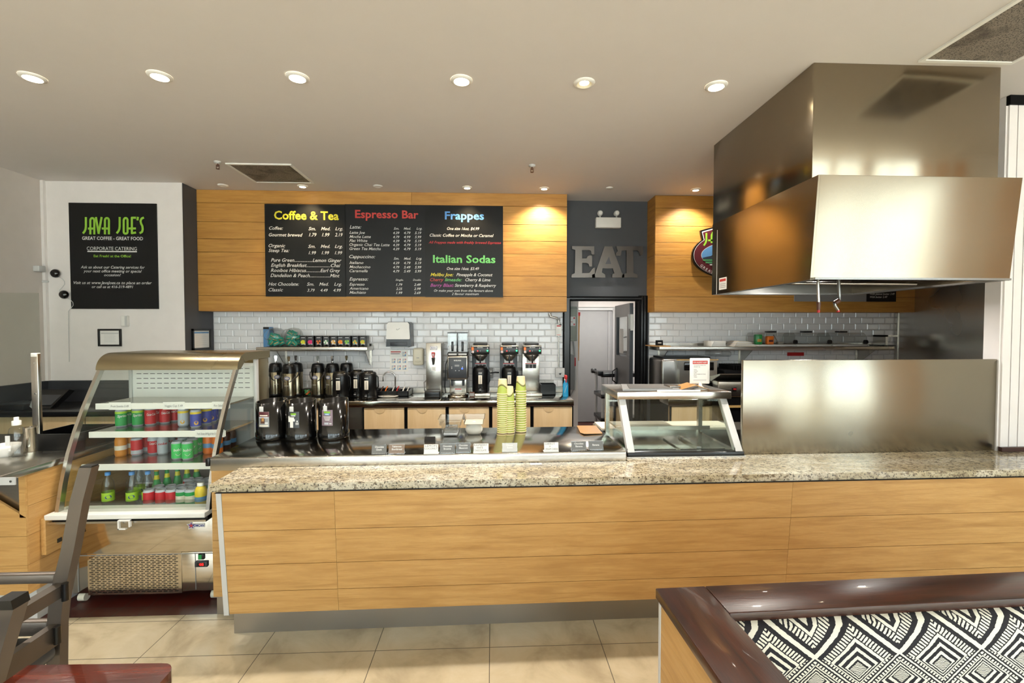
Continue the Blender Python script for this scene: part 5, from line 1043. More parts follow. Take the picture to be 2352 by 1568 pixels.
# price cards
def card(x0, x1, y0, y1, lines, style, lb):
    p = ond((x0 + x1) / 2, y1); ya = p.y; w_ = (x1 - x0) * (ya) / FPX; h_ = (y1 - y0) * (ya + .02) / FPX * 1.02
    t = thing('price_card', lb, 'sign', (p.x, ya, DZ), TH, 'price cards along the steel counter'); x, z = p.x, DZ
    # tilted back a little: sheared box
    def sh(y, zz): return ya + y + (zz - DZ) * .22
    def slab(xa, xb, za, zb, d0, d1, m, g):
        vs = [(xx, sh(d, zz), zz) for zz in (za, zb) for d in (d0, d1) for xx in (xa, xb)]
        g.add(vs, [(0, 2, 3, 1), (4, 5, 7, 6), (0, 1, 5, 4), (2, 6, 7, 3), (0, 4, 6, 2), (1, 3, 7, 5)], m)
    g = MB()
    if style != 'white': slab(x - w_ / 2, x + w_ / 2, z + .0005, z + h_, .0, .003, 'clearplastic', g); slab(x - w_ / 2, x + w_ / 2, z + .0005, z + .004, .0, .04, 'clearplastic', g)
    else: slab(x - w_ / 2, x + w_ / 2, z + .0005, z + .004, .002, .04, 'paper', g)
    g.build('holder', t); g = MB(); bgm = {'black': 'signgrey', 'brown': 'signbrown', 'white': 'paper', 'pale': 'lightgrey'}[style]
    slab(x - w_ / 2 + .002, x + w_ / 2 - .002, z + .004, z + h_ - .002, -.0015, -.0003, bgm, g)
    n = len(lines)
    for i, (s, a, b, col) in enumerate(lines):
        zb = z + h_ * (.80 - .26 * i - (.12 if style != 'white' else .06)) if n > 1 else z + h_ * .5; cap = h_ * (.17 if style != 'white' else .18)
        k0 = len(g.v); g.text(s, x - w_ / 2 + w_ * a, x - w_ / 2 + w_ * b, zb, cap, 0, col, 0, .02 if style != 'white' else .0)
        g.v[k0:] = [(vx, sh(-.0022, vz), vz) for vx, vy, vz in g.v[k0:]]
    if style in ('black', 'brown'):
        for k in range(8): slab(x - w_ / 2 + w_ * (.12 + .1 * k), x - w_ / 2 + w_ * (.15 + .1 * k), z + h_ * .1, z + h_ * .15, -.0021, -.0016, 't_white', g)
    g.build('card', t)
B_ = 't_white'; K_ = 't_dgrey'
for a in ((853, 888, 1022, 1044, (('Chocolate', .22, .8, B_), ('Chunk', .3, .68, B_)), 'black', 'grey price card reading Chocolate Chunk'), (892, 929, 1021, 1043, (('Tablerone', .22, .8, B_), ('Shortbread', .2, .84, B_)), 'brown', 'brownish price card for shortbread'),
          (973, 1007, 1021, 1043, (('LEMON', .1, .88, K_), ('COCONUT', .06, .94, K_)), 'white', 'white handwritten card reading LEMON COCONUT'), (1010, 1045, 1020, 1042, (('Chocolate', .2, .8, B_), ('Brownie', .26, .74, B_)), 'black', 'grey price card reading Chocolate Brownie'),
          (1047, 1081, 1018, 1040, (('Chocolate', .2, .8, B_), ('Macaroon', .22, .8, B_)), 'black', 'grey price card reading Chocolate Macaroon'), (1087, 1123, 1019, 1041, (('RASPBERRY', .06, .9, K_), ('WHITE', .2, .62, K_), ('CHOCOLATE', .08, .84, K_)), 'white', 'white handwritten card reading RASPBERRY WHITE CHOCOLATE'),
          (1153, 1189, 1018, 1038, (('Cheese', .28, .7, 'white'), ('Scone', .32, .68, 'white')), 'pale', 'pale price card in front of the paper cups'), (1249, 1284, 1016, 1038, (('CARROT', .06, .74, K_), ('W', .36, .46, K_), ('CREAM CHEESE', .08, .94, K_)), 'white', 'white handwritten card reading CARROT W CREAM CHEESE'),
          (1312, 1348, 1014, 1036, (('Chocolate', .2, .8, B_), ('Banana', .28, .74, B_)), 'black', 'grey price card reading Chocolate Banana'), (1351, 1387, 1013, 1034, (('Banana', .28, .72, B_),), 'black', 'grey price card reading Banana alone, nearest the glass case')): card(*a)
p = ond(986, 1018); g = MB(); g.prism([(p.y + .045, DZ + .0005), (p.y + .085, DZ + .0005), (p.y + .068, DZ + .03)], p.x - .04, p.x + .032, 'black', 'YZ'); one(g, 'folded_card', 'small black folded card behind the lemon coconut card', 'sign', (p.x, p.y + .06, DZ + .0005))
A = [ond(*q) for q in ((1325, 978), (1369, 979), (1384, 996), (1342, 998), (1333, 994))]; g = MB()
vs = [(q.x, q.y, DZ + .0006 + .004 * (i % 2)) for i, q in enumerate(A)]; n = len(vs); g.add(vs + [(x, y, z + .003) for x, y, z in vs], [tuple(range(n)), tuple(range(n, 2 * n))] + [(i, (i + 1) % n, n + (i + 1) % n, n + i) for i in range(n)], 'cardboard'); one(g, 'cardboard_piece', 'flat brown cardboard piece at the end of the steel counter', 'cardboard', (A[0].x, A[0].y, DZ))

# ------------------------------------------------------------------ glass display case
X0, X1, YA, YT, YBK, ZB, ZT = .862, 1.612, 2.875, 3.09, 3.48, .902, 1.292
t = thing('glass_display_case', 'steel-framed slanted glass display case on the granite ledge', 'display case', (X0, YA, ZB))
MB().rbox(X0 - .02, X1 + .02, YT - .03, YBK + .03, ZT - .05, ZT, 'steel', .004).build('roof', t)
for x in (X0, X1 - .045): MB().prism([(YA, ZB + .03), (YA + .045, ZB + .03), (YT + .045, ZT - .05), (YT, ZT - .05)], x, x + .045, 'lightgrey', 'YZ').box(x + .0, x + .003, YA + .01, YA + .02, ZB, ZB + .05, 'steel').build('front_post', t)
for x in (X0, X1 - .03): MB().box(x, x + .03, YBK - .03, YBK, ZB, ZT - .05, 'steel').build('rear_post', t)
MB().prism([(YA + .012, ZB + .035), (YA + .018, ZB + .035), (YT + .018, ZT - .05), (YT + .012, ZT - .05)], X0 + .046, X1 - .046, 'glass', 'YZ').build('front_glass', t)
for x in (X0 + .01, X1 - .016): MB().prism([(YA + .05, ZB + .03), (YBK - .031, ZB + .03), (YBK - .031, ZT - .05), (YT + .05, ZT - .05)], x, x + .005, 'glass', 'YZ').build('side_glass', t)
MB().rbox(X0 - .005, X1 + .005, YA - .012, YA + .055, ZB, ZB + .03, 'black', .004).box(X0 - .01, X1 + .01, YA - .02, YA + .05, ZB - .001, ZB + .006, 'steel').build('sill', t)
MB().box(X0, X1, YA + .056, YBK, ZB, ZB + .02, 'steel_top').box(X0, X1, YBK - .01, YBK, ZB + .02, ZB + .05, 'steel').build('base_pan', t)
MB().box(X0 + .03, X1 - .3, 3.27, 3.46, ZB + .10, ZB + .112, 'peach').box(X0 + .03, X1 - .03, 3.262, 3.27, ZB + .085, ZB + .112, 'steel').build('inner_shelf', t)
MB().box(X0 + .48, X0 + .51, YA + .07, 3.26, ZB + .02, ZB + .045, 'steel').build('divider', t)
for i in range(2):
    g = MB(); a = X0 + .04 + i * .33; g.box(a, a + .30, YA + .07, 3.25, ZB + .021, ZB + .03, 'steel_top').build('pan', t)
g = MB(); g.box(.845, X0 - .025, 2.95, 3.5, .955, .965, 'peach'); one(g, 'cutting_board', 'cream cutting board filling the gap left of the glass case', 'board', (.85, 3.0, .955)) if False else None
g = MB(); a = at(1383, 984, Z=.94); g.box(.85, 1.9, 3.52, 3.78, .93, .945, 'peach'); o = g; one(g, 'cutting_board', 'cream cutting board behind the glass case', 'board', (1.3, 3.6, .93))
g = MB(); g.box(.84, 3.3, 3.51, 3.80, .12, .929, 'steel_dark'); one(g, 'prep_counter', 'low steel prep counter behind the glass case', 'counter', (2.0, 3.6, 0))
# things on the case roof
zc = ZT
def onc(px, py): return at(px, py, Z=zc)
a = onc(1420, 892); t = thing('clipboard', 'flat grey clipboard lying on the glass case roof', 'clipboard', (1.13, 3.25, zc)); 
MB().prism([(.90, 3.13), (1.30, 3.12), (1.34, 3.40), (.97, 3.42)], zc + .0005, zc + .012, 'grey', 'XY').build('board', t); MB().prism([(.95, 3.14), (1.25, 3.13), (1.28, 3.36), (1.0, 3.37)], zc + .0125, zc + .016, 'signgrey', 'XY').build('paper', t); MB().rbox(1.25, 1.33, 3.18, 3.3, zc + .012, zc + .024, 'steel_dark', .004).build('clip', t)
g = MB(); g.prism([(1.30, zc + .0006), (1.42, zc + .035), (1.425, zc + .037), (1.52, zc + .003), (1.52, zc + .0006), (1.42, zc + .033)], 3.14, 3.3, 'cardboard', 'XZ'); one(g, 'paper_bag', 'creased brown paper lying against the allergy sign', 'paper', (1.42, 3.2, zc))
g = MB(); g.prism([(1.12, 3.075), (1.42, 3.07), (1.44, 3.115), (1.14, 3.118)], zc + .0005, zc + .006, 'paper', 'XY'); one(g, 'paper_sheet', 'white paper sheet overhanging the front of the case roof', 'paper', (1.28, 3.09, zc))
p = onc(1608, 893); x, y = p.x, p.y; t = thing('sign_holder', 'white framed allergy alert sign on a round foot', 'sign', (x, y, zc)); b0 = at(1584, 881, Y=y); b1 = at(1630, 822, Y=y)
MB().lathe([(.001, .0), (.05, .0), (.05, .003), (.03, .009), (.014, .022), (.011, .05)], 'white', (x, y, zc), 28).build('foot', t)
fr = MB().rbox(b0.x, b1.x, y - .006, y + .006, b0.z, b1.z, 'white', .005).build('frame', t); W2, H2 = b1.x - b0.x, b1.z - b0.z; yf = y - .0068
g = MB(); g.plate(b0.x + W2 * .12, b1.x - W2 * .12, b0.z + H2 * .06, b1.z - H2 * .08, yf, 'paper').plate(b0.x + W2 * .12, b1.x - W2 * .12, b1.z - H2 * .23, b1.z - H2 * .1, yf - .0004, 't_red')
g.text('OUR ALLERGY ALERT', b0.x + W2 * .15, b1.x - W2 * .15, b1.z - H2 * .19, H2 * .05, yf - .001, 't_white', 0, .02)
for i, (s, q) in enumerate((('Our food may contain some', .6), ('allergens e.g.', .32), ('', 0), ('NUTS', .14), ('GLUTEN', .2), ('DAIRY', .17), ('FISH (SALMON & TUNA)', .6), ('EGGS', .14), ('WHEAT', .18))):
    if s: g.text(s, b0.x + W2 * .18, b0.x + W2 * (.18 + q), b1.z - H2 * (.29 + .058 * i), H2 * .03, yf - .001, K_, 0, .015)
for k in range(2): g.plate(b0.x + W2 * .16, b1.x - W2 * .18, b0.z + H2 * (.12 + .035 * k), b0.z + H2 * (.128 + .035 * k), yf - .001, K_)
g.build('sheet', fr)

# ------------------------------------------------------------------ steel screen and hood
pa, pb = cl(at(1706, 1048, Y=2.90)), cl(at(2291, 1038, Y=2.92)); zt = at(1990, 826, Y=2.91).z
g = MB(); g.rbox(pa.x, pb.x, 2.86, 2.885, .9005, zt, 'steel_panel', .003); t = one(g, 'steel_screen', 'broad brushed steel screen standing on the granite ledge', 'screen', (pa.x, 2.86, .9005), None, TH); t.location = cw(pa.x, 2.86, .9005)
HX0, HX1, HY0, HY1 = 1.848, 2.975, 2.605, 3.80
t = thing('extractor_hood', 'large stainless steel extractor hood rising to the ceiling', 'hood', (HX0, HY0, 2.0))
MB().rbox(HX0, HX1, HY0, HY1, 2.592, CZ - .0005, 'steel_hood', .003).build('duct_cover', t)
cx0, cx1, cy0, cy1, z0, z1 = 1.845, 3.06, 2.565, 3.80, 2.005, 2.59; th = .014; g = MB()
g.prism([(cy0 - .016, z1), (cy0 + .036, z0), (cy0 + .050, z0), (cy0 + th, z1)], cx0 + th, cx1 - th, 'steel_hood', 'YZ').box(cx0 + th, cx1 - th, cy1 - th, cy1, z0, z1, 'steel_dark').box(cx0, cx1, cy0 - .016, cy1, z1, z1 + .002, 'steel_hood')
for xa in (cx0, cx1 - th): g.prism([(cy0 - .0155, z1), (cy1, z1), (cy1, z0), (cy0 + .0365, z0)], xa, xa + th, 'steel_hood', 'YZ')
for q in ((cx0 + th, cx1 - th, cy0 + th, cy0 + .05), (cx0 + th, cx1 - th, cy1 - .08, cy1 - th), (cx0 + th, cx0 + .05, cy0 + .05, cy1 - .08), (cx1 - .05, cx1 - th, cy0 + .05, cy1 - .08)): g.box(q[0], q[1], q[2], q[3], z0, z0 + .012, 'steel_dark')
g.build('canopy', t); MB().box(cx0 - .002, cx0, cy1 - .085, cy1 - .082, z0, z1 - .06, 'lightgrey').build('corner_seam', t)
for k in range(2): MB().prism([(3.0, z0 + .42), (3.72, z0 + .08), (3.72, z0 + .11), (3.0, z0 + .45)], cx0 + .08 + k * .52, cx0 + .58 + k * .52, 'steel_dark', 'YZ').build('filter', t)
MB().box(cx0 + .02, cx1 - .02, 3.0, 3.03, z0 + .43, z1 - .01, 'black_matt').cyl((cx0 + .1, 3.1, z0 + .03), (cx1 - .1, 3.1, z0 + .03), .012, 'steel').build('inner_rail', t)
s0, s1 = at(1652, 672, X=cx0), at(1669, 647, X=cx0); g = MB(); g.box(cx0 - .0025, cx0 - .001, s1.y, s0.y, z0 + .03, z0 + .125, 'white').box(cx0 - .003, cx0 - .0025, s1.y + .01, s0.y - .01, z0 + .095, z0 + .115, 't_red')
for k in range(3): g.box(cx0 - .003, cx0 - .0025, s1.y + .01, s0.y - .015, z0 + .045 + k * .014, z0 + .049 + k * .014, 'grey')
g.build('sticker', t)
p, q = at(1878, 645, Y=2.80), at(1879, 712, Y=2.80); lp = MB().lathe([(.001, 0), (.05, .006), (.055, .03), (.055, .06)], 'bulb', (2.45, 3.35, z0 + .2), 18).build('added_hood_lamp', t)
spot(t, 60, (1, .97, .93), 160).location = (2.45 - HX0, 3.35 - HY0, .17)  # lamp added inside the hood to brighten the right-hand tiles
n1 = MB().cyl((p.x, 2.8, z0 + .05), (q.x + .003, 2.8, q.z + .03), .0085, 'steel').cyl((q.x + .003, 2.8, q.z + .05), (q.x + .003, 2.8, q.z), .013, 'brown', r1=.009).build('nozzle', t); MB().cyl((q.x + .003, 2.8, q.z), (q.x + .003, 2.8, q.z - .015), .008, 'red').build('tip', n1)
A = [at(x, y, Y=2.95) for x, y in ((1926, 640), (1928, 680), (1927, 690), (1917, 696), (1918, 702), (1925, 712))]; A[0].z = z0 + .05; n1 = MB().tube([tuple(v) for v in A], .010, 'steel_dark').cyl(tuple(A[2]), tuple(A[3]), .015, 'brown').build('nozzle', t); MB().cyl(tuple(A[-1]), tuple(A[-1] + Vector((.003, 0, -.012))), .009, 'red').build('tip', n1)

# ================================================================== DRINKS FRIDGE
FX0, FX1, FB = -2.63, -1.725, 3.46
PR = [(3.172, 1.458), (3.10, 1.33), (3.04, 1.22), (2.975, 1.08), (2.925, .95), (2.878, .78), (2.845, .615)]
t = thing('drinks_fridge', 'glass-fronted steel drinks fridge with a curved canopy', 'fridge', (FX0, 2.95, 0)); FR = t
MB().rbox(FX0, FX1, 2.95, FB, .06, .31, 'mirror', .003).box(FX0 + .02, FX1 - .03, 2.946, 2.95, .30, .304, 'grey').box(FX0 + .035, FX0 + .038, 2.947, 2.95, .07, .30, 'grey').box(FX1 - .155, FX1 - .152, 2.947, 2.95, .07, .30, 'grey').build('base_cabinet', t)
MB().rbox(FX0, FX1, 2.94, FB, .315, .575, 'mirror', .003).build('front_panel', t)
g = MB(); ax, bx = at(205, 1320, Y=2.945).x, at(413, 1320, Y=2.945).x; za, zb = at(300, 1361, Y=2.945).z, at(300, 1273, Y=2.945).z; nc, nr = 16, 21
g.box(ax - .01, bx + .01, 2.9465, 2.9495, za - .01, zb + .01, 'mirror')
for i in range(nr):
    for j in range(nc):
        x = ax + (bx - ax) * (j + (.0 if i % 2 else .35)) / (nc + .35); z = za + (zb - za) * (i + .5) / nr; g.plate(x, x + (bx - ax) / nc * .66, z - .0024, z + .0024, 2.9462, 'black')
g.build('vent_grille', t)
p = at(462, 1278, Y=2.94); MB().rbox(p.x - .018, p.x + .018, 2.936, 2.95, p.z - .018, p.z + .018, 'black', .003).box(p.x - .014, p.x + .006, 2.934, 2.937, p.z - .014, p.z + .014, 'green').build('power_switch', t)
p = at(462, 1295, Y=2.94); d = MB().rbox(p.x - .038, p.x + .04, 2.934, 2.95, p.z - .018, p.z + .018, 'charcoal', .004).build('thermometer', t); MB().plate(p.x - .022, p.x + .026, p.z - .012, p.z + .012, 2.9335, 'black').text('05', p.x - .008, p.x + .02, p.z - .007, .015, 2.933, 'led_r', 0, .03).build('display', d)
a, b = at(430, 1213, Y=2.938), at(466, 1200, Y=2.938); g = MB(); yl = 2.9375; sx, sz, R1 = a.x + .025, (a.z + b.z) / 2, .026
star = lambda r, r2: [(sx + (r if k % 2 == 0 else r2) * math.sin(k * PI / 5), yl, sz + (r if k % 2 == 0 else r2) * math.cos(k * PI / 5)) for k in range(10)]
g.quad([(x, yl - .0002, z) for x, y, z in star(.03, .014)], 'white').quad([(x, yl - .0006, z) for x, y, z in star(.024, .010)], 't_navy').quad([(x, yl - .0009, z) for x, y, z in star(.016, .006)], 't_red').plate(sx + .012, b.x + .012, sz - .012, sz + .014, yl - .0002, 'white').text('OMCAN', sx + .016, b.x + .009, sz - .007, .015, yl - .0012, 't_navy', .15, .03); g.build('maker_badge', t)
MB().rbox(FX0 - .02, FX1 + .0, 2.80, 2.95, .588, .618, 'white', .003).box(FX0 - .01, FX1, 2.81, 2.93, .560, .572, 'steel').box(FX0, FX1, 2.83, 2.95, .572, .588, 'black').build('sill', t)
p = at(288, 1190, Y=2.80); MB().box(p.x - .035, p.x - .028, 2.785, 2.80, .53, .585, 'white').box(p.x + .028, p.x + .035, 2.785, 2.80, .545, .585, 'white').box(p.x - .035, p.x + .01, 2.785, 2.80, .53, .537, 'white').box(p.x - .035, p.x + .035, 2.79, 2.80, .578, .586, 'white').build('latch', t)
g = MB(); pt = [(3.165, 1.445)] + arc(3.29, 1.446, .11, PI, PI / 2, 20)[1:] + [(3.62, 1.556), (3.62, 1.50), (3.32, 1.50), (3.26, 1.49), (3.215, 1.445)]; pt = [(3.165 + (y - 3.18) * 1.13 if 3.165 < y < 3.3 else y, z) for y, z in pt]
g.prism(pt, FX0 - .008, FX1 + .008, 'canopy', 'YZ'); g.build('canopy', t)
for x in (FX0, FX1 - .022):
    fr_ = [(a, b) for a, b in PR] + [(a + .05, b) for a, b in reversed(PR)]; n = len(PR); g = MB()
    for i in range(n - 1): g.prism([PR[i], PR[i + 1], (PR[i + 1][0] + .035, PR[i + 1][1]), (PR[i][0] + .035, PR[i][1])], x, x + .022, 'steel', 'YZ')
    g.build('front_frame', t); MB().box(x, x + .022, FB - .03, FB, .575, 1.50, 'lightgrey').build('rear_post', t)
g = MB(); n = len(PR); vs = [(FX0 + .023, a, b) for a, b in PR] + [(FX1 - .023, a, b) for a, b in PR]; g.add(vs, [(i, i + 1, n + i + 1, n + i) for i in range(n - 1)], 'glass', True); g.build('front_glass', t)
for x in (FX0 + .008, FX1 - .012): g = MB(); g.add([(x, a + .035, b) for a, b in PR] + [(x, FB - .03, .60), (x, FB - .03, 1.45)], [tuple(range(len(PR) + 2))], 'glass'); g.build('side_glass', t)
g = MB(); g.box(FX0 + .02, FX1 - .02, FB - .022, FB - .004, .59, 1.47, 'white')
g.box(FX0 + .021, FX1 - .021, FB - .0235, FB - .0222, .60, 1.21, 'grey')
for i in range(5):
    for j in range(17): x = FX0 + .05 + j * .048; z = 1.43 - i * .035; g.plate(x, x + .034, z - .002, z + .002, FB - .0225, 'black')
g.build('back_panel', t)
MB().rbox(FX0, FX1, FB + .001, 3.615, .06, 1.498, 'canopy', .003).build('rear_housing', t)
MB().box(FX0 + .03, FX1 - .03, 3.225, 3.24, 1.475, 1.49, 'led_w').build('light_strip', t)
SH = [(3.13, 1.225), (3.075, 1.05), (3.015, .855)]
for k, (y, z) in enumerate(SH):
    s_ = MB().box(FX0 + .024, FX1 - .024, y, FB - .025, z - .012, z, 'steel').box(FX0 + .024, FX1 - .024, y - .012, y, z - .034, z + .004, 'white').build('shelf', t)
    for j, (a, b, tx) in enumerate((((250, 300, 'Fruit Snacks 3.49'), (374, 424, 'Veggie Cup 5.49'), (487, 538, 'Rice Salad 7.49')), ((447, 549, 'Fresh Chicken 8.49 Egg & Ham Croissant 8.49'),), ())[k]):
        pa_, pb_ = at(a, 918, Y=y - .014), at(b, 918, Y=y - .014); g = MB(); g.box(max(pa_.x, FX0 + .026), min(pb_.x, FX1 - .026), y - .015, y - .0125, z - .037, z + .012, 'paper'); g.text(tx, max(pa_.x, FX0 + .026) + .012, min(pb_.x, FX1 - .026) - .012, z - .02, .014, y - .0158, K_, .15); g.build('price_strip', s_)
MB().box(FX0 + .024, FX1 - .024, 2.90, FB - .025, .560, .57, 'white').build('deck', t)
MB().box(FX0 + .026, FX1 - .026, 2.893, 2.898, .575, .665, 'acrylic').build('deck_guard', t)
for x, y in ((FX0 + .04, 3.0), (FX1 - .05, 3.0), (FX0 + .04, 3.40), (FX1 - .05, 3.40)): MB().cyl((x - .02, y - .02, .026), (x + .02, y - .02, .026), .026, 'cream', 14).box(x - .006, x + .006, y - .03, y, .03, .06, 'steel').build('caster', t)
for x in (FX0 + .14, FX1 - .2): MB().cyl((x, 3.12, .0), (x, 3.12, .06), .03, 'black').build('foot', t)

def can(kind):
    g = MB(); P_ = dict(sprite=('green', 'lime', 'Sprite', 't_white'), coke=('cokered', 'cokered', 'Coca-Cola', 't_white'), silver=('silver', 'yellow', '', 't_yellow'), blue=('bluecan', 'yellow', '', 't_white'), bubly=('bubly', 'bubly', 'bubly', 't_white'), diet=('silver', 'silver', 'coke', 'red'),
             red2=('cokered', 'silver', 'Coca-Cola', 't_white'), ginger=('green', 'peach', '', 't_redd'), redd=('cokered', 'silver', '', 't_white'))[kind]; r = .033
    g.lathe([(.001, .001), (.026, .0), (r, .012)], 'silver', seg=18).lathe([(r, .012), (r, .108)], P_[0], seg=20).lathe([(r, .108), (.028, .119), (.029, .122), (.026, .122), (.025, .118), (.001, .118)], 'silver', seg=18)
    if P_[1] != P_[0]:
        if kind in ('ginger',): g.lathe([(r + .0004, .045), (r + .0004, .085)], P_[1], seg=20)
        elif kind == 'redd': g.lathe([(r + .0004, .014), (r + .0004, .04)], P_[1], seg=20)
        else: g.lathe([(r + .0004, .094), (r + .0004, .108)], P_[1], seg=20)
    if kind in ('blue', 'silver'): g.add([(.0336 * math.sin(a), -.0336 * math.cos(a), .035 + .014 * math.sin(b)) for b in [k * PI / 6 for k in range(12)] for a in [.4 * math.cos(b)]], [tuple(range(12))], 'gold')
    if kind == 'bubly': g.tube([(.0335 * math.sin(q), -.0335 * math.cos(q), .03 + .06 * q * q) for q in [-.45 + k * .1 for k in range(10)]], .0016, 't_white', 5)
    g.text(P_[2], -.027, .027, .07 if kind != 'bubly' else .06, .016, 0, P_[3], .2, .02, cylr=r + .0008, cx=0, cy=0)
    return g
def bottle(kind):
    g = MB()
    if kind == 'water': g.lathe([(.001, .001), (.03, .0), (.033, .01), (.033, .13), (.03, .165), (.015, .205), (.0135, .212)], 'clearplastic', seg=18).lathe([(.0336, .05), (.0336, .105)], 'lime', seg=18).lathe([(.015, .212), (.015, .232), (.001, .232)], 't_blue', seg=14).add([(.0342 * math.sin(.5 * math.cos(b)), -.0342 * math.cos(.5 * math.cos(b)), .078 + .012 * math.sin(b)) for b in [k * PI / 8 for k in range(16)]], [tuple(range(16))], 't_navy')
    elif kind == 'green': g.lathe([(.001, .001), (.03, .0), (.032, .01), (.03, .09), (.013, .16), (.012, .2)], 'green', seg=16).lathe([(.0325, .03), (.0315, .075)], 'peach', seg=16).lathe([(.0175, .135), (.013, .175)], 't_yellow', seg=14).lathe([(.013, .2), (.013, .21), (.001, .21)], 'gold', seg=12)
    else:
        body, lab, cap = dict(orange=('orange', 'skyblue', 'white'), juice=('orangejuice', 'peach', 'gold'), brown=('brown', 'skyblue', 'yellow'), lemon=('yellow', 'skyblue', 'white'))[kind]
        g.lathe([(.001, .001), (.03, .0), (.034, .012), (.034, .11), (.028, .13), (.018, .14)], body, seg=18).lathe([(.0345, .045), (.0345, .075)], lab, seg=18).lathe([(.02, .14), (.02, .16), (.001, .16)], cap, seg=14)
    return g
proto = {}
def drink(kind, x, y, z, lb, group, cat='can'):
    nm = 'soda_can' if cat == 'can' else 'drink_bottle'
    if kind not in proto: o = (can(kind) if cat == 'can' else bottle(kind)).build(nm, None, (0, 0, 0)); proto[kind] = o
    else: o = proto[kind].copy(); C.objects.link(o)
    o.location = (x, y, z); o.rotation_euler.z = ((x * 31) % .6 - .3) * .7 + math.atan2(-x, y) * .95
    tag(o, lb, cat, group)
def fr(cx, cy): return 220 + cx / 4.9, 880 + cy / 4.9
def shelfrow(z, lst, zz, group):
    placed = []
    for kind, cx, cy, lb, cat in lst:
        p = at(*fr(cx, cy), Z=z); x = min(max(p.x, FX0 + .07), FX1 - .07); y = min(max(p.y + .03, SH[zz][0] + .035), FB - .07)
        for q in placed:                                  # keep neighbours from touching
            dx, dy = x - q[0], y - q[1]; dd = math.hypot(dx, dy)
            if dd < .071: k = (.0712 - dd) / max(dd, 1e-4); x += dx * k; y += dy * k
        x = min(max(x, FX0 + .06), FX1 - .06); placed.append((x, y)); drink(kind, x, y, z, lb, group, cat)
U = 'on the upper drinks shelf'
shelfrow(SH[1][1] + .0005, [('sprite', 248, 500, 'green soda can at the front left corner of the upper drinks shelf', 'can'), ('sprite', 325, 478, 'green soda can behind the front left one, upper drinks shelf', 'can'), ('sprite', 437, 488, 'green soda can beside the red cans, upper drinks shelf', 'can'),
    ('coke', 560, 480, 'red soda can right beside the green cans, upper drinks shelf', 'can'), ('coke', 645, 455, 'red soda can set back between two red cans, upper shelf', 'can'), ('coke', 740, 458, 'red soda can with full front showing, upper shelf centre', 'can'), ('coke', 868, 430, 'red soda can half behind a silver can, upper shelf', 'can'),
    ('silver', 955, 492, 'silver blue fruit soda can in front, upper shelf', 'can'), ('silver', 1030, 462, 'silver fruit soda can behind its twin, upper shelf', 'can'), ('blue', 1095, 505, 'blue and yellow soda can nearest the glass, upper shelf', 'can'), ('blue', 1215, 468, 'second blue and yellow soda can back from the glass', 'can'),
    ('blue', 1275, 445, 'third blue and yellow soda can back from the glass', 'can'), ('blue', 1330, 425, 'fourth blue and yellow soda can back from the glass', 'can'), ('blue', 1385, 405, 'rearmost blue and yellow soda can on the upper shelf', 'can')], 1, 'cans on the upper drinks shelf')
shelfrow(SH[2][1] + .0005, [('juice', 245, 830, 'amber juice bottle at the front left of the middle shelf', 'bottle'), ('juice', 335, 805, 'amber juice bottle behind the front one, middle shelf', 'bottle'), ('redd', 425, 822, 'red and silver can beside the amber juice bottles', 'can'), ('redd', 540, 785, 'red and silver can set back, middle shelf', 'can'),
    ('red2', 615, 805, 'red can with silver band, middle shelf centre', 'can'), ('diet', 720, 808, 'silver can with red lettering, front of the middle shelf', 'can'), ('diet', 800, 775, 'silver can with red lettering, second row of middle shelf', 'can'), ('diet', 880, 745, 'silver can with red lettering, rearmost of three', 'can'),
    ('bubly', 885, 866, 'light green can at the front, left of its pair', 'can'), ('bubly', 990, 868, 'light green can at the front, right of its pair', 'can'), ('bubly', 1055, 825, 'light green can in the second row', 'can'), ('bubly', 960, 820, 'light green can behind the front left light green one', 'can'), ('bubly', 1115, 795, 'light green can in the third row', 'can'), ('bubly', 1170, 770, 'light green can in the rear row', 'can'),
    ('orange', 1240, 800, 'orange drink bottle beside the light green cans', 'bottle'), ('orange', 1325, 805, 'orange drink bottle with white cap at the glass', 'bottle'), ('brown', 1430, 770, 'dark drink bottle behind the orange ones', 'bottle'), ('brown', 1540, 720, 'rearmost dark drink bottle on the middle shelf', 'bottle')], 2, 'drinks on the middle shelf')
zd = .5705
for px, y, lb in ((248, 3.03, 'water bottle at the far left of the fridge deck'), (303, 3.03, 'water bottle, second from the left on the fridge deck'), (321, 3.14, 'water bottle set back between two water bottles'), (340, 3.04, 'water bottle beside the green glass bottles')):
    drink('water', at(px, 1110, Y=y).x, y, zd, lb, 'water bottles on the fridge deck', 'bottle')
for k, (px, y) in enumerate(((360, 3.14), (384, 3.18), (408, 3.22), (430, 3.26), (452, 3.30))): drink('green', at(px, 1100, Y=y).x, y, zd, 'green glass bottle with pale label, %s from the left on the deck' % ordinal(k), 'green glass bottles on the fridge deck', 'bottle')
cols = [('redd', 605), ('redd', 735), ('redd', 850), ('ginger', 965), ('ginger', 1065), ('lemon', 1170)]
cnm = ['leftmost red', 'second red', 'third red', 'left green', 'right green', '']
for j, (kd, cx) in enumerate(cols):
    for r_ in range(4 if kd != 'lemon' else 1):
        p = at(*fr(cx, 1402), Z=zd); x, y = p.x + .012 * r_, max(2.94, p.y) + .0 + .07 * r_ + (.005 if j else 0)
        if j in (0,) and r_ > 1: continue
        if y > 3.11 and x < -2.1: continue
        if kd == 'lemon': drink(kd, min(x, FX1 - .06), y + .01, zd, 'yellow drink bottle at the right end of the fridge deck', 'drinks at the front of the deck', 'bottle')
        else: drink(kd, x, y, zd, '%s soda can column on the fridge deck, %s can' % (cnm[j], ['front', 'second', 'third', 'rear'][r_]), 'cans at the front of the deck')

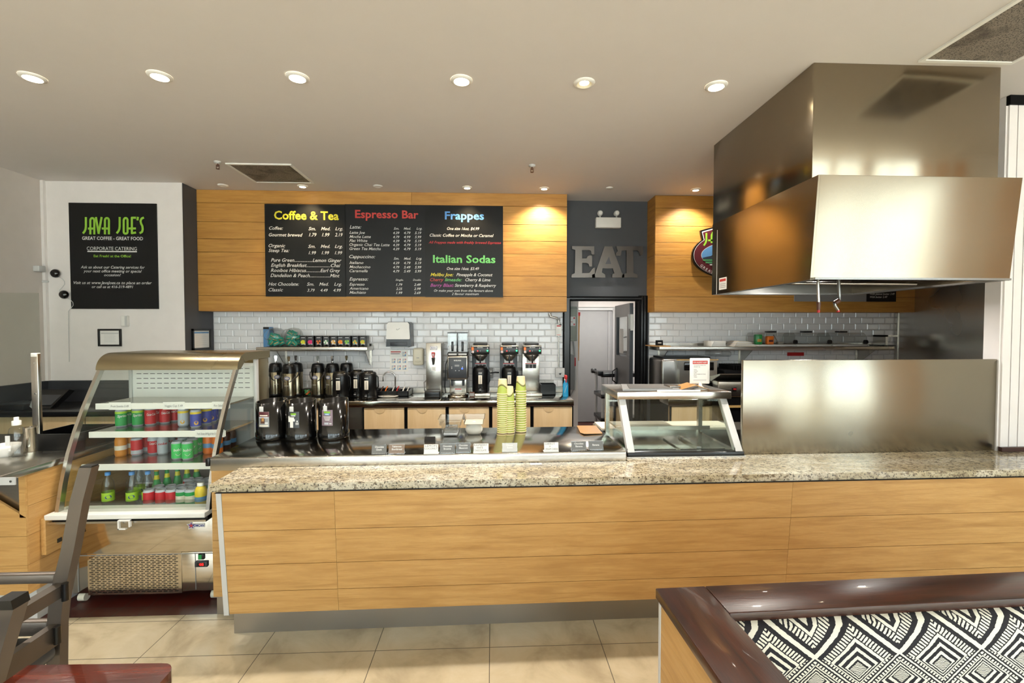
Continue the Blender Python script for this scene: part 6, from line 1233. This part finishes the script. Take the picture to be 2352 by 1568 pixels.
# ================================================================== LEFT CORNER COUNTERS
t = thing('corner_counter', 'dark-topped low counter with tan doors in the far left corner', 'counter', (-4.0, 4.37, 0))
MB().rbox(XL + .04, -3.36, 4.34, 4.955, .925, .965, 'black', .005).build('top', t)
for k in range(3): x0 = XL + .05 + k * .42; MB().rbox(x0 + .008, x0 + .412, 4.38, 4.40, .1, .91, 'tan', .003).build('door', t)
MB().box(XL + .05, -3.37, 4.40, 4.95, .0, .92, 'black_matt').build('carcass', t)
p = at(176, 922, Z=.966); g = MB(); t = thing('tablet_till', 'dark tablet till leaning on the corner counter by the wall', 'till', (p.x, 4.62, .966)); MB().prism([(4.52, .967), (4.60, .967), (4.78, 1.10), (4.72, 1.12)], p.x - .15, p.x + .12, 'black', 'YZ').build('body', t); MB().prism([(4.545, .995), (4.551, .99), (4.722, 1.108), (4.716, 1.113)], p.x - .13, p.x + .10, 'charcoal', 'YZ').build('screen', t)
p = at(40, 965, Y=4.3); g = MB(); g.rbox(-4.58, -4.32, 4.40, 4.66, .9655, 1.02, 'black', .01); g.rbox(-4.56, -4.34, 4.42, 4.64, 1.02, 1.026, 'charcoal', .003); one(g, 'cash_drawer', 'flat black till drawer on the corner counter behind the clear shield', 'drawer', (-4.42, 4.5, .9655))
LX, LZ = -2.672, .925
t = thing('till_counter', 'steel-topped timber till counter at the far left', 'counter', (LX, 2.72, 0))
MB().rbox(-4.0, LX + .012, 2.57, 3.62, LZ - .04, LZ, 'steel', .004).build('steel_top', t)
g = MB(); zz = [.19, .36, .53, .70, LZ - .04]
for a, b in zip(zz, zz[1:]): g.box(LX - .012, LX, 2.733, 3.60, a + .0008, b - .0008, 'plankY')
g.build('side_panel', t)
f0, f1 = at(0, 1153, Y=2.72), at(57, 1187, Y=2.72); sl = (f1.z - f0.z) / (f1.x - f0.x)
g = MB(); zt_ = lambda x: f1.z + sl * (x - f1.x)
for a, b in zip(zz[:3], zz[1:3]): g.box(-3.9, LX, 2.72, 2.733, a + .0008, b - .0008, 'plank')
g.prism([(-3.2, .5308), (LX, .5308), (LX, zt_(LX)), (-3.2, zt_(-3.2))], 2.72, 2.733, 'plank', 'XZ')
g.build('front_panel', t)
MB().box(LX - .035, LX - .0005, 2.72, 2.7325, zt_(LX), LZ - .04, 'plank').build('corner_post', t)
MB().box(-3.9, LX - .013, 2.75, 3.6, .19, LZ - .045, 'steel').build('body', t)
MB().box(-3.9, LX - .02, 2.79, 3.58, 0, .19, 'lightgrey').build('plinth', t)
a = at(35, 1066, Y=2.568); MB().box(-3.2, a.x + .0, 2.563, 2.57, LZ - .045, LZ - .004, 'lightgrey').cyl((a.x - .02, 2.56, LZ - .025), (a.x - .02, 2.57, LZ - .025), .006, 'steel').box(-3.2, LX - .06, 2.68, 2.70, LZ - .075, LZ - .041, 'lightgrey').cyl((LX - .08, 2.675, LZ - .058), (LX - .08, 2.70, LZ - .058), .008, 'black').build('bracket', t)
bx = MB(); bx.rbox(LX + .0005, LX + .03, 2.80, 2.93, .38, .60, 'plankY', .003); bx.box(LX + .03, LX + .032, 2.87, 2.90, .42, .445, 'black'); one(bx, 'outlet_box', 'small timber-coloured outlet box on the side of the till counter', 'outlet', (LX, 2.86, .38))
# clear shield with steel post
p = at(89, 1034, Z=LZ); px_, py_ = p.x, p.y; t = thing('clear_shield', 'clear plastic shield with steel post on the till counter', 'shield', (px_, py_, LZ)); zp = at(86, 812, Y=py_).z; zs = at(50, 672, Y=py_).z
MB().rbox(px_ - .025, px_ + .02, py_ - .012, py_ + .012, LZ + .0005, zp, 'steel', .003).rbox(px_ - .022, px_ + .016, py_ - .014, py_ + .014, zp - .02, zp + .005, 'white', .003).cyl((px_, py_ - .014, zp - .06), (px_, py_ - .01, zp - .06), .005, 'chrome').cyl((px_, py_ - .014, zp - .26), (px_, py_ - .01, zp - .26), .005, 'chrome').cyl((px_, py_ - .014, zp - .5), (px_, py_ - .01, zp - .5), .005, 'chrome').build('post', t)
MB().box(-4.4, px_ + .012, py_ + .0125, py_ + .018, LZ + .06, zs, 'acrylic').build('panel', t)
# sanitiser, steel cup, bowl, black tray on the till counter
p = at(40, 1047, Z=LZ); x, y = p.x, p.y; t = thing('sanitiser_bottle', 'clear pump bottle with white cap on the till counter', 'bottle', (x, y, LZ)); MB().lathe([(.001, .001), (.04, .0005), (.043, .01), (.043, .145), (.036, .175), (.016, .19), (.016, .2)], 'clearplastic', (x, y, LZ), 22, sy=.8).build('bottle', t)
MB().lathe([(.022, .195), (.022, .222), (.012, .226), (.012, .245), (.001, .246)], 'white', (x, y, LZ), 18).build('cap', t); MB().box(x - .034, x - .008, y - .0365, y - .033, LZ + .075, LZ + .135, 'paper').box(x - .034, x - .004, y - .0365, y - .033, LZ + .04, LZ + .06, 'paper').build('label', t)
p = at(55, 1040, Z=LZ); g = MB(); g.lathe([(.001, .001), (.036, .0), (.038, .006), (.038, .155), (.04, .158), (.035, .158), (.034, .01), (.001, .008)], 'mirror', (p.x, p.y + .05, LZ), 24); one(g, 'steel_cup', 'tall steel cup beside the shield post', 'cup', (p.x, p.y + .05, LZ))
p = at(-4, 1052, Z=LZ); g = MB(); g.lathe([(.001, .002), (.03, .0), (.034, .012), (.07, .055), (.073, .075), (.069, .075), (.064, .055), (.001, .016)], 'white', (p.x, p.y + .04, LZ), 28); one(g, 'bowl', 'white bowl at the left edge of the till counter', 'bowl', (p.x, p.y + .04, LZ))
p = at(128, 1026, Z=LZ); x0, x1, y0, y1 = -3.02, -2.72, 3.10, 3.42; g = MB(); g.box(x0, x1, y0, y1, LZ + .0005, LZ + .008, 'black')
for q in ((x0, x0 + .008, y0, y1), (x1 - .008, x1, y0, y1), (x0, x1, y0, y0 + .008), (x0, x1, y1 - .008, y1)): g.box(q[0], q[1], q[2], q[3], LZ + .008, LZ + .11, 'black')
one(g, 'black_tray', 'deep black plastic tray on the till counter beside the fridge', 'tray', ((x0 + x1) / 2, y0, LZ))
p = at(82, 925, Y=4.2); g = MB(); q0, q1 = at(79, 912, Y=4.3), at(72, 945, Y=4.3); g.tube([(q0.x + .03, 4.3, q0.z + .03), (q0.x, 4.3, q0.z - .01), (q1.x, 4.3, q1.z + .05), (q1.x + .01, 4.35, .97)], .012, 'lightgrey', 8); one(g, 'white_cord', 'white cord looping down behind the shield post', 'cord', (q1.x, 4.3, .97))

# ================================================================== FOREGROUND: BAR CHAIR, BAR SEAT, BOOTH
Y0 = 1.10
def cpx(x, y, d=Y0): p = at(x, y, Y=d); return p.x, p.z
t = thing('bar_chair', 'raw steel bar chair with ladder back at the left edge', 'chair', (at(0, 1500, Y=.95).x, .95, 0))
left = [(181, 1074), (160, 1150), (139, 1265), (121, 1337), (111, 1390), (107, 1440), (106, 1530)]; rt = [(210, 1074), (190, 1150), (169, 1265), (153, 1337), (143, 1390), (138, 1440), (137, 1530)]
L_, R_ = [cpx(*q) for q in left], [cpx(*q) for q in rt]; xb = L_[-1][0]; wd = R_[-1][0] - xb
def post(y0, y1):
    Lq = [(x, z) for x, z in L_] + [(xb, .0)]; Rq = [(x, z) for x, z in R_] + [(xb + wd, .0)]
    g = MB()
    for i in range(len(Lq) - 1): g.prism([Lq[i], Rq[i], Rq[i + 1], Lq[i + 1]], y0, y1, 'chair_steel', 'XZ')
    return g
PW = .022
a = post(Y0, Y0 + PW).build('back_post', t); MB().box(L_[0][0] + .001, R_[0][0] - .001, Y0 + .001, Y0 + PW - .001, L_[0][1], L_[0][1] + .003, 'black').build('end_plug', a)
yn = Y0 - .46; a = post(yn, yn + PW).build('back_post', t); MB().box(L_[0][0] + .001, R_[0][0] - .001, yn + .001, yn + PW - .001, L_[0][1], L_[0][1] + .003, 'black').build('end_plug', a)
s1 = cpx(140, 1352); s2 = cpx(122, 1450); s3 = cpx(112, 1490)
MB().box(s1[0] - .012, s1[0] + .012, yn + PW, Y0, s1[1] - .014, s1[1] + .014, 'chair_steel').build('back_slat', t)
MB().box(s2[0] - .006, s2[0] + .012, yn + PW, Y0, s2[1] - .03, s2[1] + .018, 'chair_steel').build('back_slat', t)
MB().cyl((s3[0], yn + PW, s3[1]), (s3[0], Y0 - .01, s3[1]), .024, 'charcoal', 18).build('padded_rail', t)
for q in (s1, s2): MB().cyl((q[0] + .02, Y0 - .012, q[1] + .02), (q[0] + .02, Y0 - .012, q[1] - .02), .007, 'black', 10).build('bolt', t)
h0, h1 = cpx(-60, 1335), cpx(122, 1335); MB().rbox(h0[0] - .25, h1[0], Y0 + .002, Y0 + .02, h0[1] - .011, h0[1] + .011, 'chair_steel', .003).build('arm_rail', t)
h0, h1 = cpx(0, 1440), cpx(106, 1443); MB().rbox(h0[0] - .25, h1[0], Y0 + .002, Y0 + .02, h1[1] - .02, h1[1] + .014, 'chair_steel', .003).build('side_rail', t)
zs = h1[1] - .03; MB().rbox(xb - .44, xb - .01, yn, Y0 + PW, zs - .035, zs, 'black', .012).build('seat', t)
for y in (yn, Y0): MB().box(xb - .44, xb - .41, y, y + PW, 0, zs - .035, 'chair_steel').build('front_leg', t)
p = at(20, 1383, Y=.93); sl0 = at(43, 1392, Y=.93); sl1 = at(0, 1540, Y=.93); dx = (sl0.x - sl1.x) / (sl0.z - sl1.z)
g = MB(); zt_ = sl0.z; zb_ = .86; f = lambda z, o: sl0.x + (z - zt_) * dx + o
g.prism([(f(zb_, -.045), zb_), (f(zb_, 0), zb_), (f(zt_, 0), zt_), (f(zt_, -.045), zt_)], .92, .95, 'chair_steel', 'XZ'); s_ = g.build('back_splat', t)
MB().prism([(f(zt_, -.046), zt_), (f(zt_, .001), zt_), (f(zt_ + .018, -.008), zt_ + .018), (f(zt_ + .018, -.04), zt_ + .018)], .918, .952, 'black', 'XZ').build('rubber_cap', s_)
# bar seat with rounded corner
zq = 1.72 - (1527 - 755) * .93 / FPX; c_ = at(388, 1545, Z=zq); xr = c_.x; yb_ = at(250, 1526, Z=zq).y
t = thing('bar_stool', 'red-stained wooden seat with a rounded corner in the left foreground', 'stool', (xr - .15, yb_ - .2, 0))
o_ = [(xr - .30, yb_ + .006), (xr - .035, yb_)] + [(xr - .03 + .03 * math.sin(k * PI / 10), yb_ - .03 + .03 * math.cos(k * PI / 10)) for k in range(1, 6)] + [(xr + .01, yb_ - .36), (xr - .31, yb_ - .36)]
MB().prism(o_, zq - .03, zq, 'seat_wood', 'XY').build('seat', t)
for x in (xr - .28, xr - .05):
    for y in (yb_ - .33, yb_ - .05): MB().box(x, x + .025, y, y + .025, 0, zq - .03, 'chair_steel').build('leg', t)
# booth
BX, BY, BZ_ = .452, 1.24, 1.0; RB = .036
t = thing('booth_bench', 'booth with dark wood cap and black and white diamond upholstery', 'booth', (BX, BY, 0), RB)
MB().rbox(BX + .1435, BX + 2.0, BY - .125, BY, BZ_ - .028, BZ_, 'booth_wood', .003).build('cap_rail', t)
MB().rbox(BX, BX + .1425, BY - 1.2, BY, BZ_ - .028, BZ_, 'booth_woodY', .003).build('arm_cap', t)
MB().box(BX + .012, BX + .13, BY - 1.19, BY - .012, .02, BZ_ - .029, 'plankY').build('arm_panel', t)
MB().box(BX + .009, BX + .024, BY - .012, BY - .002, 0, BZ_ - .029, 'lightgrey').build('corner_trim', t)
MB().box(BX + .13, BX + 2.0, BY - .10, BY - .005, .02, BZ_ - .029, 'plank').build('back_panel', t)
g = MB(); x0, x1 = BX + .131, BX + 2.0; pr = [(BY - .1005, BZ_ - .03), (BY - .125, BZ_ - .022), (BY - .145, BZ_ - .03), (BY - .16, BZ_ - .05), (BY - .17, BZ_ - .08), (BY - .215, BZ_ - .45), (BY - .1005, BZ_ - .45)]; n = len(pr); k = 60
vs = [(x0 + (x1 - x0) * i / k, y, z) for i in range(k + 1) for y, z in pr]; g.add(vs, [(i * n + j, i * n + j + 1, (i + 1) * n + j + 1, (i + 1) * n + j) for i in range(k) for j in range(n - 1)], 'fabric', True).add(vs, [tuple(range(n))], 'fabric')
g.build('back_cushion', t)
MB().rbox(BX + .14, BX + 2.0, BY - .75, BY - .20, .38, .54, 'fabric', .03).build('seat_cushion', t); MB().box(BX + .14, BX + 2.0, BY - .72, BY - .11, .02, .38, 'plank').build('seat_base', t)

S.cycles.transparent_max_bounces = 32; S.cycles.max_bounces = 12; S.cycles.sample_clamp_indirect = 8
